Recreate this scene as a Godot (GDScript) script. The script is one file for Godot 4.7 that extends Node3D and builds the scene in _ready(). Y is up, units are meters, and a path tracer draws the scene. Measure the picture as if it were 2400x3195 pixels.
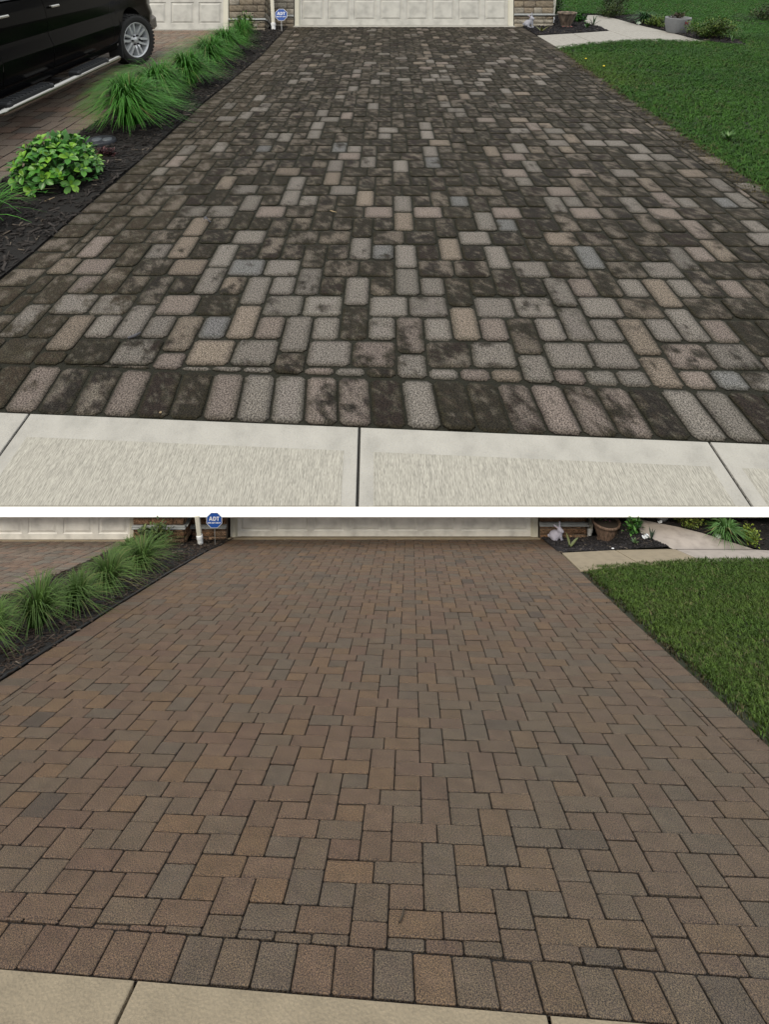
extends Node3D
# Two terraces on a hillside seen by one level camera with a raised lens: below, a cleaned paver drive runs down to a garage;
# above it, behind a concrete edge, a mossy paver drive runs up to another garage. Each terrace is laid out in metres on its own slope.

var rng := RandomNumberGenerator.new()
var fine := FastNoiseLite.new()
var broad := FastNoiseLite.new()
var mats := {}
var texs := {}
var used := {}
var cross_joint := 0.0
var mesh_size := 1.0

class Site:
	var t: Transform3D          # plane: x right, y off the slope, z down the slope towards the camera
	var s: float
	var step := 0.0             # the lower place levels out at its right end, behind the planting
	func lift(x: float, z: float) -> float:
		if step == 0.0: return 0.0
		return 0.468 * maxf(0.0, -11.6 - z) * smoothstep(4.05, 4.35, x)
	func p(x: float, z: float, y := 0.0) -> Vector3:
		return t * Vector3(x, y, z)
	func upright(x: float, z: float, turn := 0.0, y := 0.0) -> Transform3D:   # growing or set straight up
		if step == 0.0: return flat(x, z, turn, y)                              # the upper bank was raised square to its slope
		return level(x, z, turn, y)
	func level(x: float, z: float, turn := 0.0, y := 0.0) -> Transform3D:
		return Transform3D(Basis(Vector3.UP, turn) * Basis.from_scale(Vector3.ONE * s), p(x, z, y + lift(x, z)))
	func flat(x: float, z: float, turn := 0.0, y := 0.0) -> Transform3D:
		return t * Transform3D(Basis(Vector3.UP, turn), Vector3(x, y + lift(x, z), z))

var hill := Site.new()
var dip := Site.new()
const EYE := 1.46

class Acc:                      # triangles collected with their own normals and colours
	var v := PackedVector3Array()
	var n := PackedVector3Array()
	var c := PackedColorArray()
	var i := PackedInt32Array()
	func add(p: Vector3, nn: Vector3, cc := Color.WHITE) -> int:
		v.append(p); n.append(nn); c.append(cc)
		return v.size() - 1
	func tri(a: int, b: int, d: int) -> void:
		i.append(a); i.append(b); i.append(d)
	func quad(a: Vector3, b: Vector3, d: Vector3, e: Vector3, cc := Color.WHITE) -> void:   # a b d e go round the face
		var nn := -(b - a).cross(e - a).normalized()
		var k := add(a, nn, cc); add(b, nn, cc); add(d, nn, cc); add(e, nn, cc)
		tri(k, k + 1, k + 2); tri(k, k + 2, k + 3)
	func box(lo: Vector3, hi: Vector3, cc := Color.WHITE, bev := 0.0, tf := Transform3D()) -> void:
		if bev <= 0.0:
			var q := []
			for k in 8: q.append(tf * Vector3(hi.x if k & 1 else lo.x, hi.y if k & 2 else lo.y, hi.z if k & 4 else lo.z))
			for f in [[4, 6, 7, 5], [1, 3, 2, 0], [0, 2, 6, 4], [5, 7, 3, 1], [2, 3, 7, 6], [4, 5, 1, 0]]:
				quad(q[f[0]], q[f[1]], q[f[2]], q[f[3]], cc)
			return
		var ctr := (lo + hi) * 0.5
		var h := (hi - lo) * 0.5
		var b := minf(bev, minf(h.x, minf(h.y, h.z)) * 0.9)
		# 24 corners: each box corner shared by three faces, edges joined by chamfers
		var pt := func(sx: float, sy: float, sz: float, axis: int) -> Vector3:
			var o := Vector3(sx * (h.x - b), sy * (h.y - b), sz * (h.z - b))
			o[axis] = [sx, sy, sz][axis] * h[axis]
			return tf * (ctr + o)
		var face := func(arr: Array, outward: Vector3) -> void:
			var a: Vector3 = arr[0]; var b2: Vector3 = arr[1]; var d2: Vector3 = arr[2]
			var wrong := (-(b2 - a).cross(d2 - a)).dot(tf.basis * outward) < 0.0
			if arr.size() == 4:
				if wrong: quad(arr[3], arr[2], arr[1], arr[0], cc)
				else: quad(arr[0], arr[1], arr[2], arr[3], cc)
			else:
				var nn: Vector3 = (tf.basis * outward).normalized()
				var k := add(a, nn, cc); add(b2, nn, cc); add(d2, nn, cc)
				if wrong: tri(k, k + 2, k + 1)
				else: tri(k, k + 1, k + 2)
		for ax in 3:
			var u := (ax + 1) % 3
			var w := (ax + 2) % 3
			for sg in [-1.0, 1.0]:
				var out := Vector3.ZERO
				out[ax] = sg
				var ring := []
				for q2 in [[-1.0, -1.0], [1.0, -1.0], [1.0, 1.0], [-1.0, 1.0]]:
					var sgn := Vector3.ZERO
					sgn[ax] = sg; sgn[u] = q2[0]; sgn[w] = q2[1]
					ring.append(pt.call(sgn.x, sgn.y, sgn.z, ax))
				face.call(ring, out)
				for sg2 in [-1.0, 1.0]:      # chamfer between ax and u
					var e := []
					for sw in [-1.0, 1.0]:
						var s2 := Vector3.ZERO
						s2[ax] = sg; s2[u] = sg2; s2[w] = sw
						e.append([pt.call(s2.x, s2.y, s2.z, ax), pt.call(s2.x, s2.y, s2.z, u)])
					var o2 := Vector3.ZERO
					o2[ax] = sg; o2[u] = sg2
					face.call([e[0][0], e[0][1], e[1][1], e[1][0]], o2)
		for k in 8:
			var sx := 1.0 if k & 1 else -1.0
			var sy := 1.0 if k & 2 else -1.0
			var sz := 1.0 if k & 4 else -1.0
			face.call([pt.call(sx, sy, sz, 0), pt.call(sx, sy, sz, 1), pt.call(sx, sy, sz, 2)], Vector3(sx, sy, sz))
	func lathe(prof: Array, seg: int, cc := Color.WHITE, tf := Transform3D(), flute := 0, deep := 0.0) -> void:   # prof: Vector2(radius, height)
		var first := v.size()
		var m := prof.size()
		for k in m:
			var a: Vector2 = prof[maxi(k - 1, 0)]
			var b: Vector2 = prof[mini(k + 1, m - 1)]
			var d := (b - a).normalized()
			for q in seg + 1:
				var th := TAU * q / seg
				var r: float = prof[k].x * (1.0 + deep * cos(th * flute))
				var nn := Vector3(cos(th) * d.y, -d.x, sin(th) * d.y)
				add(tf * Vector3(cos(th) * r, prof[k].y, sin(th) * r), (tf.basis * nn).normalized(), cc)
		for k in m - 1:
			for q in seg:
				var o := first + k * (seg + 1) + q
				tri(o, o + 1, o + seg + 2); tri(o, o + seg + 2, o + seg + 1)
	func tube(path: Array, radii: Array, seg: int, cc := Color.WHITE, squash := 1.0) -> void:
		var first := v.size()
		var side := Vector3.ZERO
		for k in path.size():
			var d: Vector3 = (path[mini(k + 1, path.size() - 1)] - path[maxi(k - 1, 0)]).normalized()
			if side == Vector3.ZERO: side = d.cross(Vector3.UP if absf(d.y) < 0.9 else Vector3.RIGHT).normalized()
			side = (side - d * side.dot(d)).normalized()
			var up := side.cross(d)
			for q in seg + 1:
				var th := TAU * q / seg
				var nn := side * cos(th) + up * sin(th)
				add(path[k] + (side * cos(th) + up * sin(th) * squash) * radii[k], nn, cc)
		for k in path.size() - 1:
			for q in seg:
				var o := first + k * (seg + 1) + q
				tri(o, o + seg + 1, o + 1); tri(o + 1, o + seg + 1, o + seg + 2)
	func fan(pts: Array, cc := Color.WHITE) -> void:
		var nn: Vector3 = -(pts[1] - pts[0]).cross(pts[2] - pts[0]).normalized()
		var k := v.size()
		for q in pts: add(q, nn, cc)
		for q in range(1, pts.size() - 1): tri(k, k + q, k + q + 1)
	func mesh() -> ArrayMesh:
		for k in range(0, i.size(), 3):      # turn every face the way its normals point
			var p0 := v[i[k]]
			if (v[i[k + 1]] - p0).cross(v[i[k + 2]] - p0).dot(n[i[k]] + n[i[k + 1]] + n[i[k + 2]]) > 0.0:
				var sw := i[k + 1]
				i[k + 1] = i[k + 2]
				i[k + 2] = sw
		var a := []
		a.resize(Mesh.ARRAY_MAX)
		a[Mesh.ARRAY_VERTEX] = v; a[Mesh.ARRAY_NORMAL] = n; a[Mesh.ARRAY_COLOR] = c; a[Mesh.ARRAY_INDEX] = i
		var m := ArrayMesh.new()
		m.add_surface_from_arrays(Mesh.PRIMITIVE_TRIANGLES, a)
		return m

func lin(r: float, g: float, b: float) -> Color:
	return Color(r, g, b)
func num(called: String) -> String:
	var k: int = used.get(called, 0)
	used[called] = k + 1
	return called if k == 0 else "%s_%03d" % [called, k]
func tag(o: Node3D, label: String, category := "", group := "", kind := "") -> Node3D:
	o.set_meta("label", label)
	if category: o.set_meta("category", category)
	if group: o.set_meta("group", group)
	if kind: o.set_meta("kind", kind)
	return o
func thing(called: String, tf: Transform3D, label: String, category: String, group := "", kind := "") -> Node3D:
	var o := Node3D.new()
	o.name = num(called)
	add_child(o)
	o.transform = tf
	return tag(o, label, category, group, kind)
func solo(called: String, m: Mesh, mt: Material, tf: Transform3D, label: String, category: String, group := "", kind := "") -> MeshInstance3D:
	var o := MeshInstance3D.new()
	o.mesh = m
	o.material_override = mt
	o.name = num(called)
	add_child(o)
	o.transform = tf
	tag(o, label, category, group, kind)
	return o
func part(holder: Node3D, called: String, m: Mesh, mt: Material, tf := Transform3D(), kind := "") -> MeshInstance3D:
	var o := MeshInstance3D.new()
	o.mesh = m
	o.material_override = mt
	var k := 0
	var nm := called
	while holder.has_node(NodePath(nm)):
		k += 1
		nm = "%s_%03d" % [called, k]
	o.name = nm
	holder.add_child(o)
	o.transform = tf
	if kind: o.set_meta("kind", kind)
	return o
func many(holder: Node3D, called: String, m: Mesh, mt: Material, where: Array, tints: Array) -> MultiMeshInstance3D:
	var mm := MultiMesh.new()
	mm.transform_format = MultiMesh.TRANSFORM_3D
	mm.use_colors = true
	mm.mesh = m
	mm.instance_count = where.size()
	for k in where.size():
		mm.set_instance_transform(k, where[k])
		mm.set_instance_color(k, tints[k])
	var o := MultiMeshInstance3D.new()
	o.multimesh = mm
	o.material_override = mt
	o.name = called if holder != self else num(called)
	holder.add_child(o, true)
	o.set_meta("kind", "stuff")
	return o

func noise_tex(called: String, size: int, kind: int, freq: float, oct: int, ramp: Array, bump := 0.0) -> NoiseTexture2D:
	if texs.has(called): return texs[called]
	var n := FastNoiseLite.new()
	n.noise_type = kind
	n.frequency = freq
	n.seed = called.length() * 7 + size
	n.fractal_octaves = oct
	n.fractal_type = FastNoiseLite.FRACTAL_FBM if oct > 1 else FastNoiseLite.FRACTAL_NONE
	var t := NoiseTexture2D.new()
	t.width = size
	t.height = size
	t.seamless = true
	t.noise = n
	if bump > 0.0:
		t.as_normal_map = true
		t.bump_strength = bump
	elif ramp.size():
		var g := Gradient.new()
		var offs := PackedFloat32Array()
		var cols := PackedColorArray()
		for r in ramp:
			offs.append(r[0]); cols.append(Color(r[1], r[1] if r.size() < 4 else r[2], r[1] if r.size() < 4 else r[3]))
		g.offsets = offs
		g.colors = cols
		t.color_ramp = g
	texs[called] = t
	return t
# a plain, grained or coloured surface; colours are linear real-world reflectances
func mat(called: String, col: Color, rough := 0.8, o := {}) -> StandardMaterial3D:
	if mats.has(called): return mats[called]
	var m := StandardMaterial3D.new()
	m.resource_name = called
	m.albedo_color = col.linear_to_srgb()
	m.roughness = rough
	m.metallic = o.get("metal", 0.0)
	m.metallic_specular = o.get("spec", 0.5)
	m.vertex_color_use_as_albedo = o.get("vc", false)
	if o.has("tex"):
		m.albedo_texture = o.tex
		m.uv1_triplanar = true
		m.uv1_world_triplanar = o.get("world", true)
		m.uv1_scale = o.get("scale", Vector3.ONE)
	if o.has("normal"):
		m.normal_enabled = true
		m.normal_texture = o.normal
		m.normal_scale = o.get("nscale", 1.0)
	if o.has("coat"):
		m.clearcoat_enabled = true
		m.clearcoat = o.coat
		m.clearcoat_roughness = 0.05
	if o.has("back"):
		m.backlight_enabled = true
		m.backlight = o.back
	mats[called] = m
	return m

# ---------------------------------------------------------------- pavers
# one paver: its outline (already cut to the laying pattern) pulled in for the joint, corners eased, top edge rounded, top gently domed
func paver(acc: Acc, poly: PackedVector2Array, org: Vector2, gap: float, ease: float, bev: float, fineness: int, lift: float, paint: Callable) -> bool:
	var shrunk := Geometry2D.offset_polygon(poly, -gap * 0.5, Geometry2D.JOIN_MITER)
	if shrunk.is_empty(): return false
	var q: PackedVector2Array = shrunk[0]
	if Geometry2D.is_polygon_clockwise(q): q.reverse()
	var ctr := Vector2.ZERO
	for a in q: ctr += a
	ctr /= q.size()
	if cross_joint > 0.0:      # joints across the drive have opened a little more than those along it
		var deep := 0.0
		for a in q: deep = maxf(deep, absf(a.y - ctr.y) * 2.0)
		for k in q.size(): q[k] = Vector2(q[k].x, ctr.y + (q[k].y - ctr.y) * maxf(0.5, 1.0 - cross_joint / deep))
	if q.size() == 4 and fineness > 0:
		paver_grid(acc, q, ctr, org, gap, ease, bev, fineness, lift, paint)
		return true
	var ring: Array[Vector2] = []
	var m := q.size()
	for k in m:
		var a := q[k]
		var b := q[(k + 1) % m]
		var z := q[(k + m - 1) % m]
		var d1 := (z - a)
		var d2 := (b - a)
		var e := minf(ease, minf(d1.length(), d2.length()) * 0.35)
		d1 = d1.normalized(); d2 = d2.normalized()
		ring.append(a + d1 * e)
		if fineness > 0: ring.append(a + (d1 + d2) * e * 0.29)
		ring.append(a + d2 * e)
		var ln := (b - a).length()
		for h in fineness:
			ring.append(a.lerp(b, (h + 1.0) / (fineness + 1.0)) )
	var cnt := ring.size()
	var wob := gap * 0.22
	for k in cnt:
		var r := ring[k]
		ring[k] = r + Vector2(fine.get_noise_2d(r.x * 900.0, r.y * 900.0), fine.get_noise_2d(r.y * 900.0 + 300.0, r.x * 900.0)) * wob * 2.0
	var tilt := Vector2(rng.randfn(0, 0.004), rng.randfn(0, 0.004))
	var high := lift + rng.randfn(0, 0.0009)
	var first := acc.v.size()
	var levels := 4 if fineness > 0 else 3
	for lv in levels:
		for k in cnt:
			var r := ring[k]
			var out := (r - ctr)
			var ln := maxf(out.length(), 0.001)
			out /= ln
			var y := -bev * 0.9
			var nn := Vector3(out.x, 0.45, out.y)
			if lv == 0: y = -0.022
			elif lv == 2:
				r -= out * minf(bev * 1.5, ln * 0.4); y = 0.0; nn = Vector3(out.x * 0.3, 1, out.y * 0.3)
			elif lv == 3:
				r = ctr + (r - ctr) * 0.55; y = 0.0012; nn = Vector3(out.x * 0.03, 1, out.y * 0.03)
			if lv == 0: nn = Vector3(out.x, 0.0, out.y)
			y += high + (r - ctr).dot(tilt)
			acc.add(Vector3(r.x - org.x, y, r.y - org.y), nn.normalized(), paint.call(r, lv))
	var cc := acc.add(Vector3(ctr.x - org.x, high + 0.0015, ctr.y - org.y), Vector3.UP, paint.call(ctr, 4))
	for lv in levels - 1:
		for k in cnt:
			var a := first + lv * cnt + k
			var b := first + lv * cnt + (k + 1) % cnt
			acc.tri(a, a + cnt, b); acc.tri(b, a + cnt, b + cnt)
	for k in cnt:
		acc.tri(first + (levels - 1) * cnt + k, cc, first + (levels - 1) * cnt + (k + 1) % cnt)
	return true

# a four-sided paver: a small grid across its top, so that stains can spread over it
func paver_grid(acc: Acc, q: PackedVector2Array, ctr: Vector2, org: Vector2, gap: float, ease: float, bev: float, fineness: int, lift: float, paint: Callable) -> void:
	var lu := (q[1] - q[0]).length()
	var lv := (q[3] - q[0]).length()
	var e := maxf(bev * 1.4, ease * 0.62)
	var nodes := []
	for ln in [lu, lv]:
		var eu: float = minf(e / maxf(ln, 0.001), 0.3)
		var inner: int = maxi(1, int(ln / ((0.021 if fineness > 1 else 0.034) * mesh_size)))
		var a := [0.0]
		for k in inner + 1: a.append(lerpf(eu, 1.0 - eu, float(k) / inner))
		a.append(1.0)
		nodes.append(a)
	var us: Array = nodes[0]
	var vs: Array = nodes[1]
	var nu := us.size()
	var nv := vs.size()
	var tilt := Vector2(rng.randfn(0, 0.005), rng.randfn(0, 0.005))
	var high := lift + rng.randfn(0, 0.0016)
	var wob := gap * 0.28
	var first := acc.v.size()
	var rim := []
	for a in nu:
		for b in nv:
			var u: float = us[a]
			var v: float = vs[b]
			var eu2 := a == 0 or a == nu - 1
			var ev := b == 0 or b == nv - 1
			if eu2 and ev:
				u = lerpf(u, us[1] if a == 0 else us[nu - 2], 0.6)
				v = lerpf(v, vs[1] if b == 0 else vs[nv - 2], 0.6)
			var r := q[0].lerp(q[1], u).lerp(q[3].lerp(q[2], u), v)
			var level := 3
			var y := 0.0
			var nn := Vector3(0, 1, 0)
			if eu2 or ev:
				level = 1
				y = -bev
				var out := (r - ctr).normalized()
				if eu2 and not ev: out = (q[0] - q[1]).normalized() * (1.0 if a == 0 else -1.0)
				elif ev and not eu2: out = (q[0] - q[3]).normalized() * (1.0 if b == 0 else -1.0)
				r += out * wob * fine.get_noise_2d(r.x * 1500.0, r.y * 1500.0) + Vector2(fine.get_noise_2d(r.y * 700.0 + 50.0, r.x * 700.0), fine.get_noise_2d(r.x * 700.0, r.y * 700.0 + 90.0)) * wob * 0.6
				nn = Vector3(out.x, 0.75, out.y)
				rim.append([a, b])
			else:
				if a == 1 or a == nu - 2 or b == 1 or b == nv - 2: level = 2
				y = 0.0016 * fine.get_noise_2d(r.x * 1900.0, r.y * 1900.0)
				nn = Vector3(fine.get_noise_2d(r.x * 1500.0, r.y * 1500.0) * 0.1, 1, fine.get_noise_2d(r.y * 1500.0, r.x * 1500.0) * 0.1)
			acc.add(Vector3(r.x - org.x, y + high + (r - ctr).dot(tilt), r.y - org.y), nn.normalized(), paint.call(r, level))
	for a in nu - 1:
		for b in nv - 1:
			var k := first + a * nv + b
			acc.tri(k, k + 1, k + nv); acc.tri(k + 1, k + nv + 1, k + nv)
	var loop := []
	for a in nu: loop.append(first + a * nv)
	for b in range(1, nv): loop.append(first + (nu - 1) * nv + b)
	for a in range(nu - 2, -1, -1): loop.append(first + a * nv + nv - 1)
	for b in range(nv - 2, 0, -1): loop.append(first + b)
	var base := acc.v.size()
	for k in loop:
		var pp: Vector3 = acc.v[k]
		var nn: Vector3 = Vector3(acc.n[k].x, 0.05, acc.n[k].z).normalized()
		acc.add(pp, nn, acc.c[k] * 0.5); acc.add(Vector3(pp.x, -0.022, pp.z), nn, paint.call(ctr, 0))  # paver sides darkened: joint dirt, with the joint's shade painted in
	for k in loop.size():
		var j := (k + 1) % loop.size()
		acc.tri(base + 2 * k, base + 2 * k + 1, base + 2 * j); acc.tri(base + 2 * j, base + 2 * k + 1, base + 2 * j + 1)

# o: p0, a, b (laying pattern: two short sides and three long sides to a paver), left/right (edge points from far to near),
# near (point, slope), singles, style; the pavers nearest the camera are parts of their own, the rest one field
func paved(site: Site, holder: Node3D, o: Dictionary) -> void:
	var left: Array = o.left
	var right: Array = o.right
	var wl: float = o.border
	var region := PackedVector2Array()
	var whole := PackedVector2Array()
	for q in left: whole.append(q)
	for k in range(right.size() - 1, -1, -1): whole.append(right[k])
	for q in left: region.append(q + Vector2(wl + 0.003 if o.get("border_left", true) else 0.0, 0))
	for k in range(right.size() - 1, -1, -1): region.append(right[k] - Vector2(wl + 0.003 if o.get("border_right", true) else 0.0, 0))
	if o.has("near"):
		var c: Vector2 = o.near
		var sl: float = o.near_slope
		var cutter := PackedVector2Array([Vector2(-30, c.y + (-30 - c.x) * sl - o.row - 0.004), Vector2(30, c.y + (30 - c.x) * sl - o.row - 0.004), Vector2(30, -60), Vector2(-30, -60)])
		region = Geometry2D.intersect_polygons(region, cutter)[0]
		cutter = PackedVector2Array([Vector2(-30, c.y + (-30 - c.x) * sl - 0.004), Vector2(30, c.y + (30 - c.x) * sl - 0.004), Vector2(30, -60), Vector2(-30, -60)])
		whole = Geometry2D.intersect_polygons(whole, cutter)[0]
	var polys := []
	var A: Vector2 = o.a
	var B: Vector2 = o.b
	var put := func(poly: PackedVector2Array, key: Vector2i, clip: PackedVector2Array) -> void:
		for piece in Geometry2D.intersect_polygons(poly, clip):
			var ar := 0.0
			for k in piece.size(): ar += piece[k].cross(piece[(k + 1) % piece.size()])
			if absf(ar) * 0.5 > 0.0009:
				var c2 := Vector2.ZERO
				for q in piece: c2 += q
				polys.append([c2.y / piece.size(), piece, key, c2 / piece.size()])
	for band in range(o.bands[0], o.bands[1]):
		for nx in range(o.across[0], o.across[1]):
			var x0: int = posmod(4 * band, 8) + 8 * nx
			var y0: int = 4 * band
			for r in [[x0, y0, 3, 2], [x0 + 3, y0, 3, 2], [x0, y0 + 2, 2, 2], [x0 + 2, y0 + 2, 2, 3], [x0 + 4, y0 + 2, 2, 2], [x0 + 6, y0 + 1, 2, 3]]:
				var c0: Vector2 = o.p0 + A * r[0] + B * r[1]
				var pl := PackedVector2Array([c0, c0 + A * r[2], c0 + A * r[2] + B * r[3], c0 + B * r[3]])
				put.call(pl, Vector2i(2 * r[0] + r[2], 2 * r[1] + r[3]), region)
	var along: float = o.along
	for side in 2:
		if not o.get(["border_left", "border_right"][side], true): continue
		var line: Array = [left, right][side]
		var sg := 1.0 if side == 0 else -1.0
		for k in line.size() - 1:
			var p: Vector2 = line[k]
			var d: Vector2 = line[k + 1] - p
			var cnt := maxi(1, roundi(d.length() / along))
			for q in cnt:
				var a := p + d * (float(q) / cnt)
				var b := p + d * (float(q + 1) / cnt)
				put.call(PackedVector2Array([a, a + Vector2(wl * sg, 0), b + Vector2(wl * sg, 0), b]), Vector2i(2000 + side, roundi(a.y * 50)), whole)
	if o.has("near"):
		var c: Vector2 = o.near
		var sl: float = o.near_slope
		for k in range(-30, 40):
			var x0: float = -20.0 + 0.1515 * (k + 130)
			var z0: float = c.y + (x0 - c.x) * sl
			var z1: float = c.y + (x0 + 0.1515 - c.x) * sl
			var lean: float = o.lean * o.row
			put.call(PackedVector2Array([Vector2(x0, z0), Vector2(x0 + 0.1515, z1), Vector2(x0 + 0.1515 + lean, z1 - o.row), Vector2(x0 + lean, z0 - o.row)]), Vector2i(1000 + k + 130, 0), whole)
	polys.sort_custom(func(u, w): return u[0] > w[0])
	var style: Callable = o.style
	var field := Acc.new()
	for k in polys.size():
		var e: Array = polys[k]
		var paint: Callable = style.call(e[2], e[3])
		if k < o.singles:
			var acc := Acc.new()
			if paver(acc, e[1], e[3], o.gap, o.ease, o.bevel, 2, 0.0, paint):
				part(holder, "brick", acc.mesh(), o.mat, Transform3D(Basis(), Vector3(e[3].x, 0, e[3].y)))
		else:
			paver(field, e[1], Vector2.ZERO, o.gap, o.ease, o.bevel, 1 if e[0] > o.get("coarse", -9.0) else 0, 0.0, paint)
	part(holder, "brick_field", field.mesh(), o.mat, Transform3D(), "stuff")
	var bed := Acc.new()
	var pts := []
	for q in whole: pts.append(Vector3(q.x, -0.0105, q.y))
	sheet(bed, whole, -0.0105)
	part(holder, "joint_sand", bed.mesh(), o.bed, Transform3D())

func sheet(acc: Acc, poly: PackedVector2Array, y: float, cc := Color.WHITE) -> void:
	var idx := Geometry2D.triangulate_polygon(poly)
	var k := acc.v.size()
	for q in poly: acc.add(Vector3(q.x, y, q.y), Vector3.UP, cc)
	for t in range(0, idx.size(), 3):
		var a := poly[idx[t]]; var b := poly[idx[t + 1]]; var d := poly[idx[t + 2]]
		if (b - a).cross(d - a) > 0: acc.tri(k + idx[t], k + idx[t + 1], k + idx[t + 2])
		else: acc.tri(k + idx[t], k + idx[t + 2], k + idx[t + 1])
# a flat-topped slab with a small arris
func slab(acc: Acc, poly: PackedVector2Array, y0: float, y1: float, arris := 0.006) -> void:
	var q := poly
	if Geometry2D.is_polygon_clockwise(q): q.reverse()
	var inner: PackedVector2Array = q
	var off := Geometry2D.offset_polygon(q, -arris, Geometry2D.JOIN_MITER)
	if off.size() and off[0].size() == q.size():
		var o2: PackedVector2Array = off[0]
		# align the start of the shrunk outline with the outline
		var best := 0
		for k in o2.size():
			if o2[k].distance_to(q[0]) < o2[best].distance_to(q[0]): best = k
		inner = PackedVector2Array()
		for k in o2.size(): inner.append(o2[(best + k) % o2.size()])
	sheet(acc, inner, y1)
	for k in q.size():
		var j := (k + 1) % q.size()
		acc.quad(Vector3(q[j].x, y1 - arris * 0.7, q[j].y), Vector3(q[k].x, y1 - arris * 0.7, q[k].y), Vector3(inner[k].x, y1, inner[k].y), Vector3(inner[j].x, y1, inner[j].y))
		acc.quad(Vector3(q[j].x, y0, q[j].y), Vector3(q[k].x, y0, q[k].y), Vector3(q[k].x, y1 - arris * 0.7, q[k].y), Vector3(q[j].x, y1 - arris * 0.7, q[j].y))
# a gently uneven sheet over a region, following the site's own rise
func rolling(site: Site, poly: PackedVector2Array, cell: float, y: float, amp: float, freq: float) -> ArrayMesh:
	var acc := Acc.new()
	var lo := poly[0]
	var hi := poly[0]
	for q in poly:
		lo = lo.min(q); hi = hi.max(q)
	var nx := ceili((hi.x - lo.x) / cell)
	var nz := ceili((hi.y - lo.y) / cell)
	for a in nx:
		for b in nz:
			var sq := PackedVector2Array([lo + Vector2(a, b) * cell, lo + Vector2(a + 1, b) * cell, lo + Vector2(a + 1, b + 1) * cell, lo + Vector2(a, b + 1) * cell])
			var inside := true
			for q in sq:
				if not Geometry2D.is_point_in_polygon(q, poly): inside = false
			var pieces: Array = [sq] if inside else Geometry2D.intersect_polygons(sq, poly)
			for pc in pieces:
				var k := acc.v.size()
				for q in pc:
					var h := func(x: float, z: float) -> float: return y + site.lift(x, z) + amp * broad.get_noise_2d(x * freq, z * freq)
					var e := 0.02
					var y0: float = h.call(q.x, q.y)
					var nn := Vector3(y0 - h.call(q.x + e, q.y), e, y0 - h.call(q.x, q.y + e)).normalized()
					acc.add(Vector3(q.x, y0, q.y), nn)
				var idx := Geometry2D.triangulate_polygon(pc)
				for t in range(0, idx.size(), 3): acc.tri(k + idx[t], k + idx[t + 2], k + idx[t + 1])
	return acc.mesh()

# ---------------------------------------------------------------- plants
func blade(acc: Acc, base: Vector3, dir: Vector3, reach: float, top: float, width: float, seg: int, col: Color, tip: Color, droop := 1.0) -> void:
	var side := Vector3(-dir.z, 0, dir.x)
	var first := acc.v.size()
	for k in seg + 1:
		var u := float(k) / seg
		var y := top * (2.1 * u - (1.1 + 0.5 * droop) * u * u) / 1.0
		var x := reach * (0.25 * u + 0.75 * u * u)
		var p := base + dir * x + Vector3.UP * y
		var du := Vector3(0, top * (2.1 - 2.0 * (1.1 + 0.5 * droop) * u), 0) + dir * reach * (0.25 + 1.5 * u)
		var w := width * 0.5 * (1.0 - u * u * 0.92) * (0.7 + 0.3 * minf(1.0, u * 4.0))
		var nn := du.cross(side).normalized()
		if nn.y < 0: nn = -nn
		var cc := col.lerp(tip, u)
		acc.add(p - side * w, (nn - side * 0.35).normalized(), cc)
		acc.add(p + side * w, (nn + side * 0.35).normalized(), cc)
	for k in seg:
		var o := first + k * 2
		acc.tri(o, o + 2, o + 1); acc.tri(o + 1, o + 2, o + 3)
func grass_clump(site: Site, x: float, z: float, w: float, h: float, count: int, sd: int, label: String, group: String, col: Color, tip: Color, m: Material, wide := 0.0125) -> void:
	rng.seed = sd
	var acc := Acc.new()
	var lean := Vector3(rng.randfn(0, 0.22), 0, rng.randfn(0, 0.22))
	for k in count:
		var th := rng.randf() * TAU
		var d := Vector3(cos(th), 0, sin(th))
		var out := pow(rng.randf(), 1.25)
		var b := Vector3(cos(th + 0.5), 0, sin(th + 0.5)) * sqrt(rng.randf()) * w * 0.085
		var shade := rng.randf_range(0.65, 1.3)
		var c2 := Color(col.r * shade, col.g * shade, col.b * shade)
		var t2 := Color(tip.r * shade, tip.g * shade, tip.b * shade).lerp(Color(0.26, 0.22, 0.1), rng.randf_range(0.3, 0.9) if rng.randf() < 0.07 else 0.0)
		d = d.rotated(Vector3.UP, rng.randfn(0, 0.12))
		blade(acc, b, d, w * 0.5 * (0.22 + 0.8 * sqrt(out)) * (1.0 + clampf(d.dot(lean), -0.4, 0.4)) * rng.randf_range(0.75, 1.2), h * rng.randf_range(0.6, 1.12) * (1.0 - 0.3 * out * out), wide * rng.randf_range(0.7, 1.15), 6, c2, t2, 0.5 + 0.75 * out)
	var o := thing("grass_clump", site.upright(x, z), label, "grass clump", group)
	part(o, "blades", acc.mesh(), m, Transform3D(), "stuff")
	var crown := Acc.new()
	crown.lathe([Vector2(w * 0.13, -0.01), Vector2(w * 0.11, 0.02), Vector2(w * 0.05, 0.035), Vector2(0.001, 0.04)], 10, Color(0.03, 0.035, 0.012))
	part(o, "crown", crown.mesh(), mats.soil_plain)
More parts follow.
